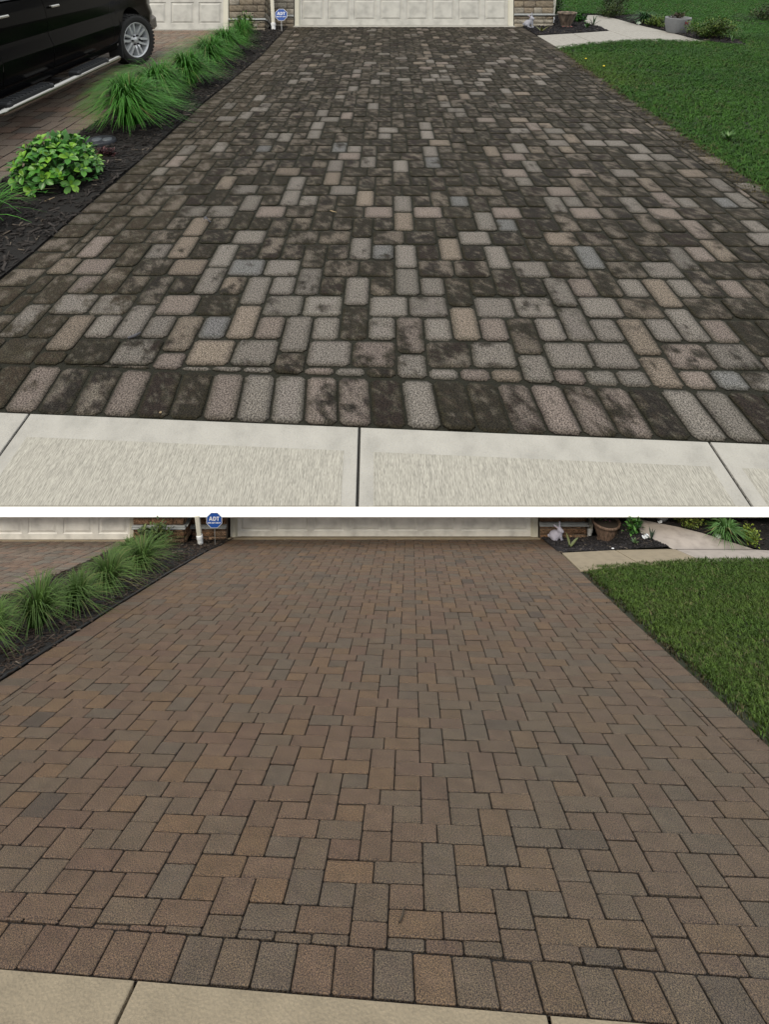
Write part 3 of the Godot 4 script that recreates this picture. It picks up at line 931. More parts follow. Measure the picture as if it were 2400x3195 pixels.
func pickup(site: Site) -> void:
	var o := thing("pickup_truck", site.flat(-4.95, -9.93), "glossy black pickup truck with chrome side steps parked on the left drive", "truck")
	var back := 4.7
	var arch := func(z: float) -> float:
		var y := 0.455
		for c in [0.0, back]:
			var d := absf(z - c)
			if d < 0.52: y = maxf(y, 0.42 + sqrt(maxf(0.0, 0.52 * 0.52 - d * d)))
		return y
	var hood := func(z: float) -> float: return 1.28 - maxf(0.0, -0.6 - z) * 0.16
	var belt := func(z: float) -> float: return 1.34
	var bed_top := func(z: float) -> float: return 1.4
	var sections := [["front_fender", -1.1, 0.722, hood], ["front_door", 0.73, 2.545, belt], ["rear_door", 2.555, 3.62, belt], ["bed_side", 3.63, 5.75, bed_top]]
	for sg in [1.0, -1.0]:
		for s in sections:
			var acc := Acc.new()
			body_side(acc, s[1], s[2], arch, s[3], sg)
			part(o, s[0], acc.mesh(), mats.black_paint)
		var lip := Acc.new()      # arch lip and wheel well
		for c in [0.0, back]:
			for k in 24:
				var t0 := PI * k / 24.0
				var t1 := PI * (k + 1) / 24.0
				var p0 := Vector3(0, 0.42 + sin(t0) * 0.52, c + cos(t0) * 0.52)
				var p1 := Vector3(0, 0.42 + sin(t1) * 0.52, c + cos(t1) * 0.52)
				var x0: float = sg * truck_profile(p0.y); var x1: float = sg * truck_profile(p1.y)
				lip.quad(Vector3(x0, p0.y, p0.z), Vector3(x1, p1.y, p1.z), Vector3(sg * 0.5, p1.y, p1.z), Vector3(sg * 0.5, p0.y, p0.z))
		part(o, "wheel_well", lip.mesh(), mats.black_plastic)
		var sill := Acc.new()     # rocker with a thin bright edge below the doors
		sill.box(Vector3(sg * 0.86 - 0.08, 0.36, 0.56), Vector3(sg * 0.86 + 0.08, 0.47, back - 0.56), Color.WHITE, 0.02)
		part(o, "rocker", sill.mesh(), mats.black_paint)
		var step := Acc.new()
		var path := []
		var rad := []
		for q in [[0.92, 0.03, 0.012], [0.94, 0.004, 0.036], [0.985, 0.0, 0.05], [1.06, 0.0, 0.056], [2.4, 0.0, 0.057], [3.9, 0.0, 0.057], [3.98, 0.0, 0.045], [4.02, 0.03, 0.012]]:
			path.append(Vector3(sg * (1.09 - q[1]), 0.292, q[0])); rad.append(q[2])
		step.tube(path, rad, 20, Color.WHITE, 0.85)
		var st := part(o, "side_step", step.mesh(), mats.chrome)
		for pz in [[1.42, 2.28], [2.98, 3.84]]:
			var pad := Acc.new()
			pad.box(Vector3(sg * 1.07 - 0.07, 0.318, pz[0]), Vector3(sg * 1.07 + 0.06, 0.385, pz[1]), Color.WHITE, 0.014)
			for k in 12:
				var z: float = lerpf(pz[0] + 0.05, pz[1] - 0.05, k / 11.0)
				pad.box(Vector3(sg * 1.07 - 0.06, 0.38, z - 0.016), Vector3(sg * 1.07 + 0.064, 0.394, z + 0.016), Color.WHITE, 0.003)
			for e in 2:
				pad.box(Vector3(sg * 1.07 - 0.072, 0.30, pz[e] - 0.05), Vector3(sg * 1.07 + 0.064, 0.372, pz[e] + 0.05), Color.WHITE, 0.016)
			part(st, "step_pad", pad.mesh(), mats.step_rubber)
		for bz in [1.2, 2.5, 3.7]:
			var br := Acc.new()
			br.box(Vector3(minf(sg * 0.8, sg * 1.06), 0.29, bz - 0.03), Vector3(maxf(sg * 0.8, sg * 1.06), 0.33, bz + 0.03))
			part(st, "bracket", br.mesh(), mats.black_plastic)
		for fz in [0.47, back + 0.5]:
			var fl := Acc.new()
			fl.box(Vector3(sg * 0.86 - 0.11, 0.2, fz), Vector3(sg * 0.86 + 0.11, 0.56, fz + 0.018), Color.WHITE, 0.005)
			var mf := part(o, "mud_flap", fl.mesh(), mats.step_rubber)
			var bolt := Acc.new()
			bolt.lathe([Vector2(0.02, 0), Vector2(0.018, 0.008), Vector2(0.001, 0.01)], 10, Color.WHITE, Transform3D(Basis(Vector3.RIGHT, PI / 2), Vector3(sg * 0.9, 0.42, fz + 0.018)))
			part(mf, "bolt", bolt.mesh(), mats.steel)
		var hdl := Acc.new()
		for hz in [2.25, 3.35]: hdl.box(Vector3(sg * 0.975 - 0.02, 1.19, hz), Vector3(sg * 0.975 + 0.03, 1.225, hz + 0.2), Color.WHITE, 0.01)
		part(o, "door_handle", hdl.mesh(), mats.chrome)
		var glass := Acc.new()
		for w in [[0.95, 1.55, 2.5], [2.6, 2.6, 3.5]]:
			glass.quad(Vector3(sg * 0.93, 1.36, w[0]), Vector3(sg * 0.72, 1.88, w[1]), Vector3(sg * 0.72, 1.88, w[2]), Vector3(sg * 0.93, 1.36, w[2] + 0.05))
		part(o, "side_window", glass.mesh(), mats.dark_glass)
		var lamp := Acc.new()
		lamp.box(Vector3(sg * 0.74 - 0.2, 0.86, -1.16), Vector3(sg * 0.74 + 0.16, 1.06, -1.04), Color.WHITE, 0.03)
		part(o, "headlight", lamp.mesh(), mats.lens)
		wheel(o, Transform3D(Basis(Vector3.UP, deg_to_rad(-21.0 if sg > 0 else 159.0)), Vector3(sg * 0.93, 0.415, 0.0)), 0.41, 0.288, 0.28)
		wheel(o, Transform3D(Basis(Vector3.UP, 0.0 if sg > 0 else PI), Vector3(sg * 0.88, 0.415, back)), 0.41, 0.288, 0.28)
	var top := Acc.new()
	var hoodq := func(z: float) -> float: return hood.call(z) + 0.02
	for k in 8:
		var za := lerpf(-1.1, 0.73, k / 8.0); var zb := lerpf(-1.1, 0.73, (k + 1) / 8.0)
		top.quad(Vector3(-0.93, hood.call(zb), zb), Vector3(0, hoodq.call(zb) + 0.04, zb), Vector3(0, hoodq.call(za) + 0.04, za), Vector3(-0.93, hood.call(za), za))
		top.quad(Vector3(0, hoodq.call(zb) + 0.04, zb), Vector3(0.93, hood.call(zb), zb), Vector3(0.93, hood.call(za), za), Vector3(0, hoodq.call(za) + 0.04, za))
	part(o, "hood", top.mesh(), mats.black_paint)
	var cab := Acc.new()
	cab.box(Vector3(-0.74, 1.86, 1.5), Vector3(0.74, 1.93, 3.5), Color.WHITE, 0.03)
	cab.box(Vector3(-0.86, 1.34, 3.5), Vector3(0.86, 1.9, 3.6), Color.WHITE, 0.03)
	cab.quad(Vector3(-0.92, 1.3, 0.72), Vector3(0.92, 1.3, 0.72), Vector3(0.92, 1.34, 0.95), Vector3(-0.92, 1.34, 0.95))
	part(o, "cab_roof", cab.mesh(), mats.black_paint)
	var shield := Acc.new()
	shield.quad(Vector3(-0.72, 1.88, 1.52), Vector3(0.72, 1.88, 1.52), Vector3(0.9, 1.34, 0.85), Vector3(-0.9, 1.34, 0.85))
	part(o, "windscreen", shield.mesh(), mats.dark_glass)
	var front := Acc.new()
	front.box(Vector3(-0.9, 0.62, -1.14), Vector3(0.9, 1.2, -1.0), Color.WHITE, 0.04)
	part(o, "grille", front.mesh(), mats.black_plastic)
	var bump := Acc.new()
	bump.box(Vector3(-0.96, 0.42, -1.24), Vector3(0.96, 0.68, -1.02), Color.WHITE, 0.05)
	bump.box(Vector3(0.86, 0.44, -1.14), Vector3(0.975, 0.66, -0.66), Color.WHITE, 0.03)
	bump.box(Vector3(-0.975, 0.44, -1.14), Vector3(-0.86, 0.66, -0.66), Color.WHITE, 0.03)
	part(o, "front_bumper", bump.mesh(), mats.bumper)
	var rear := Acc.new()
	rear.box(Vector3(-0.9, 0.6, 5.7), Vector3(0.9, 1.4, 5.76), Color.WHITE, 0.02)
	part(o, "tailgate", rear.mesh(), mats.black_paint)
	var floor_box := Acc.new()
	floor_box.box(Vector3(-0.72, 0.36, -0.9), Vector3(0.72, 0.62, 5.6))
	floor_box.box(Vector3(-0.9, 0.5, 0.6), Vector3(0.9, 0.62, 4.1))
	floor_box.box(Vector3(-0.88, 0.9, 3.66), Vector3(0.88, 0.95, 5.7))
	part(o, "underbody", floor_box.mesh(), mats.black_plastic)

# ---------------------------------------------------------------- grass and mulch
func blades_mesh(sd: int, height: float, spread: float, count: int) -> ArrayMesh:
	rng.seed = sd
	var acc := Acc.new()
	for k in count:
		var th := rng.randf() * TAU
		var b := Vector3(cos(th), 0, sin(th)) * spread * sqrt(rng.randf())
		var lean := Vector3(rng.randfn(0, 0.45), 0, rng.randfn(0, 0.45))
		var hh := height * rng.randf_range(0.55, 1.15)
		var s := Vector3(cos(th * 3.1), 0, sin(th * 3.1)) * 0.0028
		var mid := b + (Vector3.UP + lean * 0.5) * hh * 0.55
		var tip := b + (Vector3.UP * 0.9 + lean * 1.2) * hh
		var nn := (s.cross(Vector3.UP)).normalized() * 0.6 + Vector3.UP * 0.8
		var g := rng.randf_range(0.75, 1.25)
		var c0 := Color(g, g, g)
		var c1 := Color(g, g, g)
		var q := acc.add(b - s, nn, c0); acc.add(b + s, nn, c0); acc.add(mid - s * 0.8, nn, c1); acc.add(mid + s * 0.8, nn, c1); acc.add(tip, nn, c1)
		acc.tri(q, q + 1, q + 2); acc.tri(q + 1, q + 3, q + 2); acc.tri(q + 2, q + 3, q + 4)
	return acc.mesh()
func turf(site: Site, called: String, poly: PackedVector2Array, per_m2: float, fade_from: float, height: float, sd: int, label: String, tint: Callable, m: Material, edge_loose := 0.03) -> void:
	var meshes := [blades_mesh(sd, height, 0.045, 11)]
	rng.seed = sd + 5
	var lo := poly[0]
	var hi := poly[0]
	for q in poly:
		lo = lo.min(q); hi = hi.max(q)
	var where := []
	var tints := []
	var total := int((hi.x - lo.x) * (hi.y - lo.y) * per_m2)
	for k in total:
		var q := Vector2(rng.randf_range(lo.x, hi.x), rng.randf_range(lo.y, hi.y))
		if rng.randf() > clampf(pow(fade_from / maxf(-q.y, 0.5), 1.0), 0.25, 1.0): continue
		if not Geometry2D.is_point_in_polygon(q + Vector2(rng.randfn(0, edge_loose), rng.randfn(0, edge_loose)), poly): continue
		var tc: Color = tint.call(q)
		if tc.a <= 0.0: continue
		var big := 1.0 + 0.3 * broad.get_noise_2d(q.x * 60, q.y * 60) + rng.randfn(0, 0.1)
		big *= clampf(sqrt(-q.y / fade_from), 1.0, 1.35)
		where.append(site.flat(q.x, q.y, rng.randf() * TAU, -0.012) * Transform3D(Basis.from_scale(Vector3(big, big * tc.a, big)), Vector3.ZERO))
		tints.append(Color(tc.r, tc.g, tc.b))
	var o := many(self, called, meshes[0], m, where, tints)
	tag(o, label, "grass", "", "stuff")
func mulch(site: Site, called: String, poly: PackedVector2Array, count: int, sd: int, label: String, tone: Color) -> void:
	var o := thing(called, site.t, label, "mulch bed", "", "structure")
	part(o, "soil", rolling(site, poly, 0.12, 0.004, 0.018, 90.0), mats.mulch_soil)
	if site.step == 0.0:
		var under := Acc.new()
		for wide in Geometry2D.offset_polygon(poly, 0.14): sheet(under, wide, -0.0155)
		part(o, "subsoil", under.mesh(), mats.mulch_soil)
	rng.seed = sd
	var chip := Acc.new()
	chip.box(Vector3(-0.034, -0.003, -0.006), Vector3(0.034, 0.003, 0.006))
	chip.box(Vector3(-0.01, -0.002, -0.008), Vector3(0.026, 0.002, 0.003), Color(0.8, 0.8, 0.8), 0.0, Transform3D(Basis(Vector3.UP, 0.3), Vector3(0.004, 0.002, 0.003)))
	var where := []
	var tints := []
	var lo := poly[0]
	var hi := poly[0]
	for q in poly:
		lo = lo.min(q); hi = hi.max(q)
	while where.size() < count:
		var q := Vector2(rng.randf_range(lo.x, hi.x), rng.randf_range(lo.y, hi.y))
		if not Geometry2D.is_point_in_polygon(q, poly): continue
		var y: float = 0.006 + site.lift(q.x, q.y) + 0.018 * broad.get_noise_2d(q.x * 90, q.y * 90) + rng.randf() * 0.008
		var s := rng.randf_range(0.4, 1.25)
		where.append(Transform3D(Basis.from_euler(Vector3(rng.randfn(0, 0.35), rng.randf() * TAU, rng.randfn(0, 0.3))) * Basis.from_scale(Vector3(s, s * 0.9, s * rng.randf_range(0.5, 1.2))), Vector3(q.x, y, q.y)))
		var g := rng.randf_range(0.35, 2.0)
		var c := Color(tone.r * g, tone.g * g, tone.b * g)
		if rng.randf() < 0.05: c = Color(0.12, 0.1, 0.08) * rng.randf_range(0.6, 1.6)
		tints.append(c)
	many(o, "mulch_chips", chip.mesh(), mats.chip, where, tints)

# ---------------------------------------------------------------- how the pavers look
# the pavers of the upper drive that stand out pale among the mossy ones: row, place in the row, tens = how clean, units = hue
const P0_HILL := Vector2(0.5874, -3.0666)
const A_HILL := Vector2(0.0762, 0.0009)
const B_HILL := Vector2(-0.0024, 0.1043)
const P0_DIP := Vector2(0.3864, -3.9954)
const A_DIP := Vector2(0.0760, 0.0049)
const B_DIP := Vector2(-0.0043, 0.0763)
const CLEAN := {
	-187: {14: 52},
	-169: {38: 60},
	-153: {6: 72},
	-150: {-47: 60},
	-145: {14: 62, 46: 60},
	-137: {6: 70, 38: 70},
	-134: {-21: 70, 11: 61},
	-129: {14: 70},
	-123: {30: 60},
	-121: {-26: 60},
	-118: {-47: 50, -15: 60, 27: 70, 49: 72},
	-115: {6: 60, 38: 60},
	-110: {-45: 60, -7: 60, 3: 60, 9: 60, 25: 70},
	-107: {-50: 70, -18: 70, 14: 60, 46: 60},
	-105: {22: 60},
	-99: {-26: 60},
	-97: {30: 70},
	-94: {19: 70, 35: 72},
	-91: {14: 72},
	-90: {-30: 60},
	-89: {-58: 60, 6: 52},
	-83: {6: 50},
	-82: {-54: 50},
	-81: {-66: 50, -18: 70},
	-78: {-55: 60, 9: 60},
	-75: {-34: 60},
	-74: {10: 50},
	-73: {-58: 50, -26: 61},
	-70: {-63: 60, -31: 60, 17: 81, 27: 72},
	-65: {-34: 70, -2: 80, 30: 61},
	-62: {-13: 70, 35: 70},
	-59: {-34: 70, -2: 80},
	-58: {-46: 60, -14: 70},
	-57: {-42: 50},
	-54: {1: 72, 33: 70, 43: 70, 49: 70},
	-51: {-58: 50, -26: 53, 22: 70, 54: 70},
	-50: {-46: 63, -22: 60},
	-49: {-66: 50, -2: 80, 14: 82},
	-46: {-23: 81, 19: 71, 51: 70, 57: 70},
	-43: {-66: 71, -18: 50, -2: 53},
	-41: {-26: 60, -10: 80, 22: 50},
	-38: {-69: 60, -37: 52, 17: 81, 33: 51, 43: 70, 59: 72},
	-35: {-26: 72},
	-34: {-6: 13, 18: 60},
	-33: {-50: 52, -34: 60, 62: 50},
	-30: {-61: 40, -45: 40, -23: 70, 25: 81},
	-27: {-34: 50, -18: 82, 62: 60},
	-26: {-38: 31, -30: 40, 2: 73, 26: 70, 50: 70, 58: 53},
	-25: {-42: 60, -10: 70, 22: 60, 38: 50},
	-22: {-53: 40, -47: 50, -37: 71, -15: 71, -5: 71, 11: 71, 27: 81, 43: 61},
	-19: {-10: 72, 6: 70},
	-18: {2: 13, 10: 63, 58: 60},
	-17: {-50: 82},
	-14: {-39: 70, 3: 70, 19: 52, 57: 50},
	-11: {-66: 61, -50: 62, -18: 60, -2: 82, 46: 52},
	-10: {-54: 50, -14: 53, 10: 13, 34: 13, 42: 71},
	-9: {-42: 70, -10: 70, 6: 80, 22: 83, 38: 40},
	-6: {-69: 72, -63: 71, -47: 72, -37: 63, -31: 60, -5: 31, 1: 31, 11: 50, 17: 30, 27: 30, 33: 70},
	-3: {-42: 50, -26: 50, -10: 70},
	-2: {-62: 51, -38: 42, -30: 70, -6: 70, 18: 71, 26: 70, 34: 70, 42: 71},
	-1: {-34: 80, -18: 70, 14: 40, 30: 82},
	0: {1121: 61, 1122: 30, 1123: 30, 1124: 51, 1125: 10, 1126: 10, 1127: 71, 1128: 70, 1129: 70, 1130: 41, 1131: 41, 1132: 10, 1133: 60, 1134: 10, 1135: 10, 1136: 41, 1137: 71, 1138: 41, 1139: 41, 1140: 10, 1141: 70, 1142: 70, 1143: 10},
	2: {-71: 10, -61: 50, -55: 40, -45: 71, -39: 10, -29: 60, -23: 70, -13: 60, -7: 50, 3: 70, 9: 50, 19: 60},
	5: {-66: 40, -50: 60, -34: 62, -18: 20, -2: 72, 14: 50, 30: 50},
	6: {-62: 10, -54: 70, -46: 70, -38: 73, -30: 81, -22: 80, -14: 60, -6: 70, 2: 71, 10: 70, 18: 70, 26: 70, 34: 71},
	7: {-58: 72, -42: 52, -26: 70, -10: 41, 6: 31, 22: 72},
	10: {-63: 10, -53: 10, -47: 40, -37: 72, -31: 50, -21: 70, -15: 41, -5: 30, 1: 50, 11: 70, 17: 70, 27: 41, 33: 50},
	13: {-58: 10, -42: 71, -26: 31, -10: 60, 6: 60, 22: 52},
	14: {-38: 60, -30: 60, -22: 71, -6: 70, 2: 82, 10: 81, 18: 80, 26: 81},
	15: {-34: 60, -18: 70, -2: 71, 14: 80, 30: 83},
}
func roll(key: Vector2i, salt: int) -> float:
	return float(absi(hash(Vector3i(key.x, key.y, salt))) % 10007) / 10007.0
func mossy(key: Vector2i, c: Vector2) -> Callable:
	var hues := [Color(0.225, 0.205, 0.183), Color(0.238, 0.2, 0.176), Color(0.24, 0.2, 0.162), Color(0.188, 0.187, 0.183), Color(0.12, 0.09, 0.07)]
	var code: int = CLEAN.get(key.y, {}).get(key.x, -1)
	var r := roll(key, 1)
	var q := 0.0
	var hue := int(roll(key, 2) * 3.0)
	if code >= 0:
		q = code / 10 / 8.0
		hue = code % 10
	else:
		q = 0.13 + 0.3 * r
		if c.y < -8.6 and r > 0.88: q = 0.66
		if key.x >= 1990: q = 0.22 + 0.2 * r
		if c.x > 1.6 and c.y > -7.5 and r > 0.84: q = 0.6
	var base: Color = hues[mini(hue, 4)]
	var g := 0.84 + 0.3 * roll(key, 3)
	base = Color(base.r * g, base.g * g, base.b * g)
	var dark := Color(0.0262, 0.0218, 0.0165).lerp(Color(0.031, 0.0257, 0.0172), roll(key, 4))
	if c.x < -1.5: dark = dark.lerp(Color(0.066, 0.053, 0.032), 0.5)
	if q < 0.5: base = base.lerp(Color(0.172, 0.147, 0.118), 0.75)
	var pale := 0.6 + 0.35 * roll(key, 6)
	var off := roll(key, 5) * 900.0
	var grime := 0.52 if q > 0.3 else 0.22
	return func(p: Vector2, lv: int) -> Color:
		if lv == 0: return Color(0.016, 0.015, 0.008)
		var n := fine.get_noise_2d(p.x * 1000.0 + off, p.y * 760.0) * 0.7 + fine.get_noise_2d(p.x * 2600.0, p.y * 1900.0 + off) * 0.5
		var g0 := broad.get_noise_2d(p.x * 520.0, p.y * 400.0)          # dirt that runs on from stone to stone
		var g1 := fine.get_noise_2d(p.x * 4200.0 + 70.0, p.y * 3100.0)   # lichen flecks
		var m := smoothstep(0.24, 0.76, q * 1.22 + n * (0.68 - 0.1 * q) + grime * g0 * 1.4)
		if lv == 1: m *= 0.34
		elif lv == 2: m *= 0.78
		var d := dark
		if n > 0.1 and q < 0.55: d = dark.lerp(Color(0.074, 0.063, 0.046), minf(1.0, (n - 0.1) * 2.6))
		if g1 > 0.28 and lv > 1: d = d.lerp(Color(0.125, 0.115, 0.092), minf(0.8, (g1 - 0.28) * 2.6))
		if lv <= 1: d = d.lerp(Color(0.028, 0.03, 0.013), 0.4)
		return d.lerp(base * lerpf(pale, 1.0, q), m)
func cleaned(key: Vector2i, c: Vector2) -> Callable:
	var r := roll(key, 1)
	var base := Color(0.178, 0.121, 0.088)
	if r < 0.13: base = Color(0.208, 0.134, 0.080)
	elif r < 0.36: base = Color(0.158, 0.127, 0.097)
	elif r < 0.46: base = Color(0.135, 0.119, 0.1)
	elif r < 0.48: base = Color(0.07, 0.066, 0.062)
	elif r < 0.515: base = Color(0.208, 0.137, 0.082)
	elif r < 0.63: base = Color(0.164, 0.104, 0.08)
	var g := 0.9 + 0.24 * roll(key, 3)
	base = Color(base.r * g, base.g * g, base.b * g).lerp(Color(0.177, 0.122, 0.090), 0.42)
	if c.x > -0.4: base = base.lerp(Color(0.15, 0.129, 0.106), 0.42 * smoothstep(-0.4, 0.9, c.x) * smoothstep(-8.0, -5.0, c.y))      # a greyer batch of stones
	var off := roll(key, 5) * 900.0
	return func(p: Vector2, lv: int) -> Color:
		var n := 1.0 + 0.22 * fine.get_noise_2d(p.x * 700.0 + off, p.y * 700.0) + 0.14 * fine.get_noise_2d(p.x * 2400.0 + off, p.y * 2400.0)
		if lv == 0: return Color(0.02, 0.015, 0.011)  # side colour: dark joint sand plus painted shade
		if lv == 1: n *= 0.7
		return Color(base.r * n, base.g * n, base.b * n)
func russet(key: Vector2i, c: Vector2) -> Callable:
	var r := roll(key, 1)
	var base := Color(0.24, 0.19, 0.158)
	if r < 0.3: base = Color(0.25, 0.172, 0.135)
	elif r < 0.45: base = Color(0.21, 0.185, 0.163)
	var g := 0.82 + 0.36 * roll(key, 3)
	base = Color(base.r * g, base.g * g, base.b * g)
	return func(_p: Vector2, lv: int) -> Color: return base * (0.45 if lv <= 1 else 1.0)

func make_materials() -> void:
	var simplex := FastNoiseLite.TYPE_SIMPLEX_SMOOTH
	var grain := noise_tex("grain", 512, FastNoiseLite.TYPE_SIMPLEX, 0.11, 4, [[0.0, 0.3], [0.36, 0.58], [0.5, 0.76], [0.66, 0.92], [0.8, 1.0], [1.0, 1.0]])
	var grit := noise_tex("grit_relief", 512, FastNoiseLite.TYPE_SIMPLEX, 0.12, 3, [], 6.0)
	var soft := noise_tex("soft_mottle", 512, simplex, 0.012, 5, [[0.0, 0.86], [0.4, 0.94], [0.6, 0.97], [1.0, 1.0]])
	var im := Image.create(1024, 256, false, Image.FORMAT_RGB8)      # fine straight brush marks with breaks and grit
	for x in 1024:
		for y in 256:
			var v := 0.86 + 0.16 * fine.get_noise_2d(x * 50.0, y * 5.0) + 0.26 * fine.get_noise_2d(x * 95.0 + 400.0, y * 16.0) + 0.3 * fine.get_noise_2d(x * 90.0, y * 90.0)
			v = clampf(v, 0.42, 1.0)
			im.set_pixel(x, y, Color(v, v, v * 0.99))
	var broom := ImageTexture.create_from_image(im)
	var earth := noise_tex("earth_clods", 512, simplex, 0.05, 4, [[0.0, 0.45], [0.5, 0.75], [1.0, 1.0]])
	var earth_n := noise_tex("earth_relief", 512, simplex, 0.06, 4, [], 12.0)
	var wood := noise_tex("wear", 256, simplex, 0.03, 4, [[0.0, 0.8], [0.5, 0.93], [1.0, 1.0]])
	var su := 1.0 / (0.62 * hill.s)
	var sd := 1.0 / (0.5 * dip.s)
	mat("mossy_paver", Color(1.3, 1.3, 1.3), 0.9, {"vc": true, "tex": grain, "scale": Vector3(su, su, su), "normal": grit, "nscale": 1.0, "spec": 0.35})
	var specks := noise_tex("specked_grain", 512, FastNoiseLite.TYPE_SIMPLEX, 0.12, 4, [[0.0, 0.2, 0.2, 0.22], [0.34, 0.5, 0.5, 0.52], [0.5, 0.72, 0.71, 0.7], [0.64, 0.88, 0.86, 0.8], [0.76, 1.0, 0.97, 0.86], [1.0, 1.0, 0.98, 0.9]])
	mat("clean_paver", Color(1.42, 1.42, 1.42), 0.6, {"vc": true, "tex": specks, "scale": Vector3(sd, sd, sd), "normal": grit, "nscale": 0.9, "spec": 0.45})
	mat("moss_joint", Color(0.02, 0.02, 0.009), 1.0, {"tex": earth, "scale": Vector3.ONE * su * 2.0, "normal": earth_n})
	mat("sand_joint", Color(0.025, 0.019, 0.014), 1.0, {"tex": earth, "scale": Vector3.ONE * sd * 2.0, "normal": earth_n})
	mat("hill_walk", Color(0.33, 0.318, 0.29), 0.9, {"tex": soft, "scale": Vector3.ONE * 0.5, "normal": grit, "nscale": 0.35})
	mat("hill_concrete", Color(0.41, 0.4, 0.368), 0.9, {"tex": soft, "scale": Vector3.ONE * 0.35 / hill.s * 3.0, "normal": grit, "nscale": 0.35})
	mat("hill_broom", Color(0.47, 0.455, 0.41), 0.95, {"tex": broom, "scale": Vector3(1.0 / 5.5, 0.1, 1.0 / 7.0)})
	mat("dip_concrete", Color(0.325, 0.268, 0.185), 0.9, {"tex": soft, "scale": Vector3.ONE * 0.8 / dip.s, "normal": grit, "nscale": 0.35})
	mat("dip_walk", Color(0.42, 0.37, 0.33), 0.9, {"tex": soft, "scale": Vector3.ONE * 0.8 / dip.s, "normal": grit, "nscale": 0.25})
	mat("edge_concrete", Color(0.93, 0.93, 0.92), 0.85)
	mat("groove", Color(0.03, 0.03, 0.028), 1.0)
	mat("earth", Color(0.045, 0.05, 0.02), 1.0, {"tex": earth, "scale": Vector3.ONE * 0.3})
	mat("hill_lawn_soil", Color(0.022, 0.04, 0.012), 1.0, {"tex": earth, "scale": Vector3.ONE * 1.0 / hill.s})
	mat("dip_lawn_soil", Color(0.03, 0.04, 0.014), 1.0, {"tex": earth, "scale": Vector3.ONE * 1.4 / dip.s})
	mat("blade_hill", Color(1, 1, 1), 0.6, {"vc": true, "back": Color(0.25, 0.3, 0.1), "spec": 0.3})
	mat("clump_leaf", Color(1, 1, 1), 0.5, {"vc": true, "back": Color(0.2, 0.25, 0.08), "spec": 0.32})
	mat("bush_leaf", Color(1, 1, 1), 0.5, {"vc": true, "back": Color(0.22, 0.26, 0.08), "spec": 0.4})
	mat("fleshy_leaf", Color(1, 1, 1), 0.38, {"vc": true, "back": Color(0.2, 0.28, 0.08), "spec": 0.5})
	mat("twig", Color(0.06, 0.045, 0.03), 0.9)
	mat("straw", Color(0.3, 0.23, 0.14), 0.9)
	mat("soil_plain", Color(0.03, 0.022, 0.016), 1.0)
	mat("mulch_soil", Color(0.013, 0.0115, 0.0105), 1.0, {"tex": earth, "scale": Vector3.ONE * 1.3, "normal": earth_n})
	mat("chip", Color(1, 1, 1), 0.85, {"vc": true, "spec": 0.35})
	mat("mortar", Color(0.16, 0.13, 0.1), 1.0)
	mat("stone", Color(1.1, 1.1, 1.1), 0.9, {"vc": true, "tex": grain, "scale": Vector3.ONE * 0.9, "normal": grit, "nscale": 0.9})
	mat("sill", Color(0.4, 0.42, 0.42), 0.7, {"tex": wood, "scale": Vector3.ONE * 0.7})
	mat("hill_door", Color(0.55, 0.545, 0.51), 0.5, {"tex": wood, "scale": Vector3.ONE * 0.12})
	mat("dip_door", Color(0.9, 0.89, 0.85), 0.5, {"tex": wood, "scale": Vector3.ONE * 0.5})
	mat("trim", Color(0.6, 0.585, 0.5), 0.55)
	mat("rubber", Color(0.02, 0.02, 0.02), 0.8)
	mat("gutter", Color(0.62, 0.6, 0.52), 0.5)
	mat("pvc", Color(0.78, 0.8, 0.82), 0.4)
	mat("steel", Color(0.55, 0.55, 0.54), 0.4, {"metal": 0.7})
	mat("white_vinyl", Color(0.85, 0.86, 0.88), 0.5)
	mat("sign_blue", Color(0.02, 0.085, 0.36), 0.45)
	mat("statue_grey", Color(0.36, 0.37, 0.43), 0.8, {"tex": soft, "scale": Vector3.ONE * 1.5, "normal": grit, "nscale": 0.25})
	mat("statue_pale", Color(0.38, 0.37, 0.45), 0.8, {"tex": soft, "scale": Vector3.ONE * 4.0, "normal": grit, "nscale": 0.25})
	mat("dark_stone", Color(0.06, 0.06, 0.07), 0.6)
	mat("ear_pink", Color(0.42, 0.33, 0.36), 0.8)
	var streak := noise_tex("streaks", 256, simplex, 0.05, 4, [[0.0, 0.4], [0.42, 0.6], [0.6, 0.92], [1.0, 1.0]])
	mat("hill_pot", Color(0.26, 0.2, 0.155), 0.75, {"tex": streak, "scale": Vector3(1.2, 0.15, 1.2), "world": false})
	mat("dip_pot", Color(0.3, 0.2, 0.145), 0.7, {"tex": streak, "scale": Vector3(4, 0.5, 4), "world": false})
	mat("grey_pot", Color(0.2, 0.21, 0.225), 0.7, {"tex": soft, "scale": Vector3.ONE * 0.6, "normal": grit, "nscale": 0.3})
	mat("decal_red", Color(0.28, 0.06, 0.06), 0.6)
	mat("decal_dark", Color(0.03, 0.015, 0.02), 0.6)
	mat("black_paint", Color(0.002, 0.002, 0.0025), 0.15, {"spec": 0.17})
	mat("black_plastic", Color(0.012, 0.012, 0.013), 0.7)
	mat("step_rubber", Color(0.02, 0.022, 0.025), 0.6)
	mat("tyre", Color(0.014, 0.014, 0.014), 0.8)
	mat("dark_metal", Color(0.015, 0.015, 0.017), 0.6)
	mat("wheel_silver", Color(0.62, 0.64, 0.66), 0.3, {"metal": 0.45})
	mat("chrome", Color(0.42, 0.41, 0.38), 0.2, {"metal": 1.0})
	mat("bumper", Color(0.3, 0.28, 0.29), 0.25, {"metal": 0.9})
	mat("dark_glass", Color(0.01, 0.012, 0.014), 0.05)
	mat("lens", Color(0.5, 0.5, 0.5), 0.1)
	mat("lid", Color(0.022, 0.026, 0.034), 0.6)
